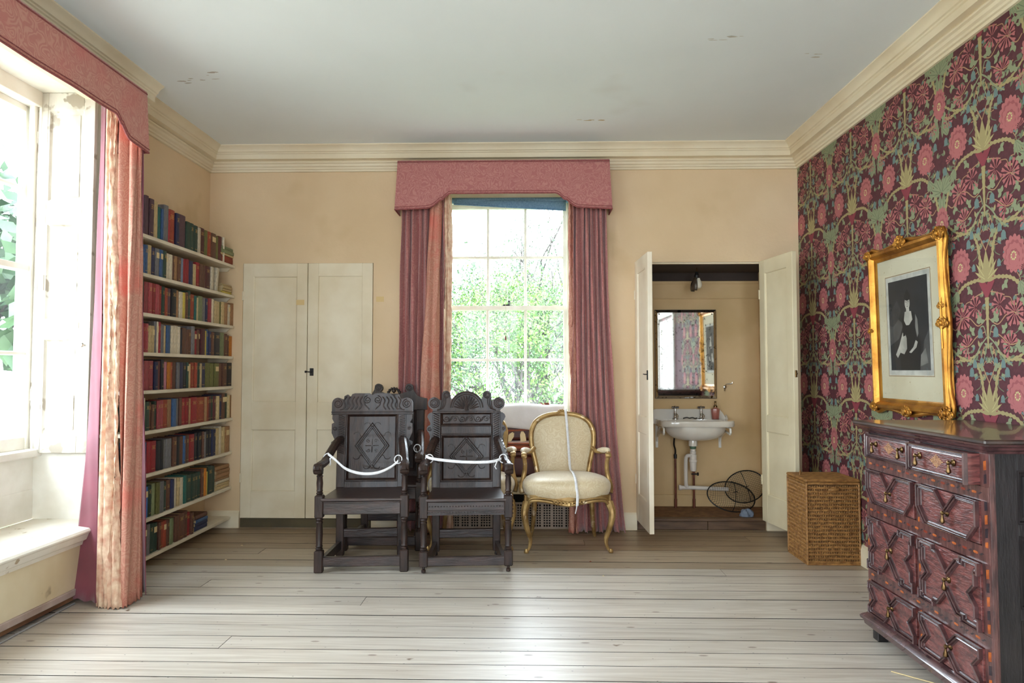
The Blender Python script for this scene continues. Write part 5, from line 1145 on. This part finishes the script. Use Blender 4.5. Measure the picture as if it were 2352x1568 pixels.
# ------------------------------------------------------------------ picture
pic = thing('framed_portrait', 'gilt swept frame holding a dark engraved portrait in a cream mount, on the wallpaper', 'picture', (XR-.012, 3.93, 1.49))
pic.rotation_euler = (0, R(-1.2), 0)
fr = lambda u, v, h: (-h, -u, v)          # u to the right in view (towards the camera), v up, h out from wall
FW, FH = .315, .405
MB().sweep([(-FW, -FH), (FW, -FH), (FW, FH), (-FW, FH)], [(0, .010), (0, .020), (-.010, .024), (-.022, .022), (-.026, .034), (-.040, .046), (-.055, .044), (-.066, .030), (-.070, .006)], True, fr).obj('frame_moulding', gold, pic)
# swept outline
sw_ = []
def side(a, b, n=14, bow=.028):
    a = Vector(a); b = Vector(b); d = (b-a); nrm = Vector((d.y, -d.x)).normalized()
    return [a+d*t+nrm*(bow*(math.sin(PI*t)**6*.9+(math.exp(-((t-.04)/.07)**2)+math.exp(-((t-.96)/.07)**2))*.9)-.004) for t in [i/n for i in range(n)]]
o_ = FW+.062; p_ = FH+.062
pts = side((-o_, -p_), (o_, -p_), 22)+side((o_, -p_), (o_, p_), 26)+side((o_, p_), (-o_, p_), 22)+side((-o_, p_), (-o_, -p_), 26)
MB().tube([fr(p.x, p.y, .022) for p in pts], .012, 10, closed=True).obj('swept_edge', gold, pic)
def orn_at(u, v, s_, seed):
    m = MB(); rn = random.Random(seed)
    for sd in (-1, 1):
        for k in range(4):
            sp_ = spiral(u+sd*s_*.32*k*.5, v+s_*.12*math.sin(k*2), s_*(.30-.05*k), 1.4, rn.uniform(0, 6), 20, sd); m.tube([fr(a, b, .046) for a, b in sp_], s_*.055, 6)
    for k in range(10):
        a = 2*PI*k/10; m.lathe([(.6*math.sin(PI*q/6)*.6, -.6*math.cos(PI*q/6)) for q in range(7)], 8, T=Matrix.Translation(fr(u+s_*.42*math.cos(a), v+s_*.30*math.sin(a), .046)) @ Matrix.Rotation(rn.uniform(0, 3), 4, 'X') @ Matrix.Scale(s_*.19, 4))
    m.lathe([(.7*math.sin(PI*q/6), -math.cos(PI*q/6)) for q in range(7)], 10, T=Matrix.Translation(fr(u, v, .05)) @ Matrix.Scale(s_*.17, 4)); return m
for k, (u, v, s_) in enumerate(((-o_+.01, -p_+.01, .075), (o_-.01, -p_+.01, .10), (o_-.01, p_-.01, .095), (-o_+.01, p_-.01, .075), (0, p_+.012, .10), (0, -p_+.0, .085), (o_-.008, 0, .085), (-o_+.01, 0, .05))):
    orn_at(u, v, s_, k).obj('corner_ornament' if k < 4 else 'centre_ornament', gold, pic)
o = orn_at(o_-.012, .09, .05, 20); o.tube([fr(o_-.01, z, .045) for z in (-.13, -.09, -.05, .05, .09, .13)], .006, 6); o.obj('side_spray', gold, pic)
MB().box(-.012, -.004, -FW, FW, -FH, FH).obj('mount_board', mat_board, pic, smooth=0)
MB().sweep([(-.232, -.275), (.232, -.275), (.232, .305), (-.232, .305)], [(0, .0122), (.0025, .0132), (.004, .0122)], True, fr).obj('mount_line', M('sepia_line', (150, 120, 90), rough=.8), pic)
pg = {'paper': (214, 210, 200), 'ink': (48, 48, 50), 'ink2': (66, 65, 66), 'ink3': (92, 90, 88), 'mid': (134, 130, 124), 'light': (196, 190, 178), 'dark': (30, 30, 32)}
pgk = list(pg); pgm = [M('print_'+k, pg[k], tuple(int(q*.82) for q in pg[k]), scale=14, detail=6, rough=.85) for k in pgk]
ep = MB()
def pp(pts, col, lay):
    pts = [fr(a, b, .0126+.0003*lay) for a, b in pts]; ep.add(pts, [tuple(range(len(pts)))], pgk.index(col))
def ell(cx, cy, rx, ry, n=20, a0=0): return [(cx+rx*math.cos(2*PI*i/n+a0), cy+ry*math.sin(2*PI*i/n+a0)) for i in range(n)]
pp([(-.225, -.268), (.225, -.268), (.225, .298), (-.225, .298)], 'paper', 0)
pp([(-.200, -.240), (.200, -.240), (.200, .272), (-.200, .272)], 'ink', 1)
pp([(-.20, -.05), (-.12, .02), (-.07, .10), (-.11, .16), (-.16, .12), (-.20, .14)], 'ink2', 2); pp([(-.20, -.10), (-.10, -.06), (-.05, .02), (-.10, .05), (-.16, .01), (-.20, .02)], 'ink3', 3)
pp([(.20, -.24), (.05, -.24), (.06, -.19), (.10, -.13), (.13, -.17), (.15, -.08), (.20, -.02)], 'ink3', 2); pp([(.18, -.2), (.10, -.22), (.11, -.16), (.16, -.12)], 'mid', 3)
pp([(-.09, -.24), (.10, -.24), (.12, -.12), (.09, -.02), (.10, .05), (.055, .085), (.02, .095), (-.035, .085), (-.065, .05), (-.055, -.02), (-.10, -.12)], 'dark', 4)
pp([(-.03, .088), (.035, .088), (.045, .04), (.01, .012), (-.02, .012), (-.042, .04)], 'light', 5); pp([(-.012, .12), (.014, .12), (.02, .08), (-.016, .08)], 'light', 5)
pp(ell(0, .135, .026, .036), 'light', 6); pp(ell(.002, .172, .032, .024), 'dark', 7); pp(ell(.002, .198, .014, .012), 'dark', 7)
pp(ell(-.009, .142, .005, .0025, 8), 'ink', 8); pp(ell(.010, .142, .005, .0025, 8), 'ink', 8); pp(ell(.001, .117, .007, .002, 8), 'ink2', 8); pp([(0, .140), (.003, .126), (-.002, .126)], 'mid', 8)
pp([(.075, .07), (.095, .04), (.10, -.04), (.085, -.06), (.07, 0)], 'mid', 6); pp([(.07, -.075), (.09, -.085), (.075, -.115), (.02, -.145), (.0, -.14), (.045, -.112)], 'light', 7)
pp([(-.06, -.03), (-.04, -.02), (-.02, -.06), (-.02, -.12), (-.05, -.15), (-.09, -.14), (-.12, -.17), (-.14, -.15), (-.10, -.10)], 'light', 7); pp([(-.055, -.01), (-.035, -.01), (-.03, -.045), (-.055, -.05)], 'dark', 8)
ep.obj('engraving', pgm, pic, smooth=0, fix=False)
box(-.0205, -.019, -FW, FW, -FH, FH).obj('picture_glass', pic_glass, pic, smooth=0)

# ------------------------------------------------------------------ chest of drawers
ch = thing('chest_of_drawers', 'dark red geometric-moulded oak chest of drawers with brass drop handles, at right', 'chest', (1.60, 2.92, 0))
Y0, Y1 = -.44, .44                                  # near, far (local y)
front = lambda u, v, h: (-h, -u, v)                 # u>0 towards the camera side, v up, h out of the front
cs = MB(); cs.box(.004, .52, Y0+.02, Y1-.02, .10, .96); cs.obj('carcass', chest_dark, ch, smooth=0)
MB().box(-.045, .53, Y0-.05, Y1+.045, .994, 1.012, b=.005).obj('top', chest_top, ch, smooth=0)
MB().sweep([(.53, -.44), (0, -.44), (0, .44), (.53, .44)], [(0, .958), (.010, .960), (.014, .968), (.026, .974), (.030, .982), (.038, .988), (.040, .994), (0, .994)]).obj('cornice_moulding', mould_m, ch, smooth=25)
MB().sweep([(.53, -.44), (0, -.44), (0, .44), (.53, .44)], [(0, .122), (.006, .120), (.012, .112), (.026, .104), (.034, .094), (.032, .084), (.022, .078), (.018, .060), (0, .056)]).obj('plinth_moulding', mould_m, ch, smooth=25)
box(.0, .52, Y0+.005, Y1-.005, .056, .124).obj('base_frame', chest_frame, ch, smooth=0)
for y in (Y0+.035, Y1-.035):
    for x in (.03, .49): box(x-.025, x+.025, y-.025, y+.025, 0, .06, b=.004).obj('foot', chest_dark, ch, smooth=0)
# framing: stiles and rails (front)
for y in (Y0+.018, -.0+.0, Y1-.013):
    wd_ = .026 if y < -.3 else (.020 if y > -.1 and y < .1 else .014)
    box(-.004, .01, y-wd_, y+wd_, .124, .96, b=.001).obj('front_stile', chest_frame, ch, smooth=0)
for z0, z1 in ((.790, .842), (.572, .632), (.277, .328)): box(-.005, .01, Y0, Y1, z0, z1, b=.001).obj('front_rail', chest_frame, ch, smooth=0)
# inlay
def flat(pts, mat, h):
    m = MB(); m.prism([(-a, b) for a, b in pts], -h, -h+.0012, 'YZ'); o = m.obj('inlay', mat, None, smooth=0); d_ = o.data; bpy.data.objects.remove(o); return d_
LZ = [(-.0145, .001), (-.008, .0048), (.010, .004), (.0145, 0), (.008, -.0048), (-.010, -.004)]; SL = [(-.013, -.004), (.003, .005), (.013, .004), (-.002, -.005)]
lo_, lr_, ld_ = flat(LZ, inlay_o, .0056), flat(LZ, inlay_r, .0056), flat(SL, inlay_d, .0056)
def put_inlay(d_, u, z, sc=1):
    o = bpy.data.objects.new('inlay_lozenge', d_); C.objects.link(o); o.parent = ch; o.location = (0, -u, z); o.scale = (1, sc, 1)
for zc in (.816, .602, .303):
    for k in range(26):
        u = -.41+.82*(k+.5)/26; q = k % 4
        put_inlay((lo_, ld_, lr_, ld_)[q] if zc > .4 or q == 0 else ld_, u, zc)
VO = [(-.0065, -.018), (.0065, -.014), (.0065, .018), (-.0065, .014)]; vo_, vd_ = flat(VO, inlay_o, .0048), flat(VO, inlay_d, .0048)
for uc, sc in ((.424, 1.1), (0, .9), (-.428, .75)):
    for k in range(17):
        if uc == 0 and k in (3, 8, 9, 13): continue
        put_inlay(vo_ if k % 2 == 0 else vd_, uc, .14+.80*(k+.5)/17, sc)
HANDLE = MB()
HANDLE.lathe([(.016, 0), (.016, .003), (.010, .006), (.006, .010), (.006, .016), (.010, .020), (.009, .026), (0, .030)], 14, T=Matrix.Rotation(-PI/2, 4, 'Y'))
HANDLE.lathe([(0, 0), (.004, -.003), (.0045, -.012), (.006, -.022), (.0105, -.036), (.010, -.044), (.004, -.050), (0, -.052)], 12, (-.022, 0, .002))
hob = HANDLE.obj('drop_handle', brass); hmesh = hob.data; bpy.data.objects.remove(hob)
def handle(parent, u, v, h=.016):
    o = bpy.data.objects.new('drop_handle', hmesh); o.scale = (.85,)*3; C.objects.link(o); o.parent = parent; o.location = front(u, v, h); return o
MP = [(0, .002), (0, .016), (-.003, .0195), (-.006, .016), (-.0066, .009), (-.009, .008), (-.0095, .013), (-.012, .015), (-.0145, .012), (-.015, .006), (-.0185, .0065), (-.0205, .002)]   # applied moulding, inwards of the line
MPi = [(-o, h) for o, h in MP]
def ms(path): return MB().sweep(path, MPi, True, front)
def sm(u0, u1, z0, z1, kind):
    d = thing('drawer', None, None); d.parent = ch
    uc, zc = (u0+u1)/2, (z0+z1)/2; hw, hh = (u1-u0)/2, (z1-z0)/2
    base = .016 if kind == 'small' and u0 > 0 else 0
    box(-.012-base*2.2, .02, -u1+.001, -u0-.001, z0+.001, z1-.001, b=.001).obj('drawer_front', chest_m if kind == 'small' or 1 else chest_frame, d, smooth=0)
    if kind == 'small':
        p = [(u0, z0), (u1, z0), (u1, z1), (u0, z1)]
    elif kind == 'vee':
        q = .030
        p = [(u0+.055, z0), (u1-.055, z0), (u1, z0+.062), (u1, z1), (uc+.062, z1), (uc, z1-.062), (uc-.062, z1), (u0, z1), (u0, z0+.062)]
    elif kind == 'cross':
        n = .055; m = .052; s_ = .016
        p = [(u0, z0), (uc-.085, z0), (uc-.085, z0+s_), (uc-.060, z0+s_), (uc, z0+.078), (uc+.060, z0+s_), (uc+.085, z0+s_), (uc+.085, z0), (u1, z0),
             (u1, z0+.045), (u1-s_, z0+.045), (u1-s_, zc-.035), (u1-m, zc), (u1-s_, zc+.035), (u1-s_, z1-.045), (u1, z1-.045), (u1, z1),
             (uc+.085, z1), (uc+.085, z1-s_), (uc+.060, z1-s_), (uc, z1-.078), (uc-.060, z1-s_), (uc-.085, z1-s_), (uc-.085, z1), (u0, z1),
             (u0, z1-.045), (u0+s_, z1-.045), (u0+s_, zc+.035), (u0+m, zc), (u0+s_, zc-.035), (u0+s_, z0+.045), (u0, z0+.045)]
    else:
        p = [(u0, z0), (uc-.050, z0), (uc, z0+.045), (uc+.050, z0), (u1, z0), (u1, zc-.038), (u1-.036, zc), (u1, zc+.038), (u1, z1), (uc+.050, z1), (uc, z1-.045), (uc-.050, z1), (u0, z1), (u0, zc+.038), (u0+.036, zc), (u0, zc-.038)]
    hb = base*2.2+.010
    MB().sweep(p, [(o, h+hb-.0) for o, h in MPi], True, front).obj('applied_moulding', mould_m, d, smooth=0)
    if kind == 'small':
        for su in (-1, 1): handle(d, uc+su*hw*.58, zc+.012, hb+.004)
        lz = MB(); k_ = 0
        for i in range(-4, 5):
            for j in range(-4, 5):
                if abs(i)+abs(j) <= 4: a = uc+i*.0095; b = zc+.004+j*.0058; lz.add([front(a+x*.0040, b+y*.0026, hb+.0028) for x, y in ((-1, -.6), (.6, -1), (1, .6), (-.6, 1))], [(0, 1, 2, 3)], 0)
        stuff(lz.obj('lozenge_inlay', inlay_b, d, smooth=0, fix=False))
    else:
        handle(d, uc, zc+(.008 if kind != 'vee' else -.004), hb+.002)
    return d
# u runs towards the camera: near column u 0.02..0.395, far column u -0.405..-0.022
for (a, b) in ((-.405, -.022), (.018, .398)):
    sm(a, b, .844, .956, 'small'); sm(a, b, .636, .788, 'vee'); sm(a, b, .330, .570, 'cross'); sm(a, b, .127, .275, 'wave')
for z in (.745, .535): MB().prism([front(a, b, 0)[1:] for a, b in ((-.003, z-.010), (.003, z-.010), (.003, z+.004), (0, z+.010), (-.003, z+.004))], -.0062, -.005, 'YZ').obj('keyhole', iron, ch)
# near side: framed panels
sd = lambda u, v, h: (u, Y0+.02-h, v)
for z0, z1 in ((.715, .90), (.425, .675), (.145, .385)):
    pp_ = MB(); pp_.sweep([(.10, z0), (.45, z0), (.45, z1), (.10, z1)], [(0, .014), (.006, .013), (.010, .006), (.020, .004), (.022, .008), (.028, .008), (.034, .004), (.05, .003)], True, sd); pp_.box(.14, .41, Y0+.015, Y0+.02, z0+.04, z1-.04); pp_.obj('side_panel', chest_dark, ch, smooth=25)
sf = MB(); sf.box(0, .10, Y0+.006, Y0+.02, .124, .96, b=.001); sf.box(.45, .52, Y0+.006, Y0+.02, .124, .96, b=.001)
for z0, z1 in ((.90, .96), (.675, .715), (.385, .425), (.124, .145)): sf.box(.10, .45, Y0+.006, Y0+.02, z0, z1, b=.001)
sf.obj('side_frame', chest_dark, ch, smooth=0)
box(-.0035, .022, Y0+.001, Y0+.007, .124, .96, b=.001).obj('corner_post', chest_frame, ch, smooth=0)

# ------------------------------------------------------------------ small debris on the boards
tag(MB().tube([(1.50, 2.98, .003), (1.56, 2.92, .004), (1.62, 2.87, .003)], .003, 5, flat=.4).obj('straw', M('straw', (206, 186, 140), rough=.7)), 'pale straw lying on the floorboards in front of the chest', 'straw')
for k, (x, y, s_, lab) in enumerate(((-2.05, 4.98, .010, 'paint flake on the floor below bookcase end'), (.40, 4.62, .009, 'brown crumb on the floor before the gilded armchair'), (.45, 4.30, .007, 'white paint chip on the lit floorboards'), (-2.0, 4.6, .010, 'wood splinter on floorboards near the shelves'))):
    o = tag(MB().add([(-s_, -s_*.4, .0), (s_, -s_*.5, .0), (s_*.6, s_*.5, .001), (-s_*.5, s_*.4, .002), (0, 0, .005)], [(0, 1, 4), (1, 2, 4), (2, 3, 4), (3, 0, 4), (0, 3, 2, 1)]).obj('paint_flake', tag_m if k != 1 else rust, smooth=0), lab, 'flake'); o.location = (x, y, .001)
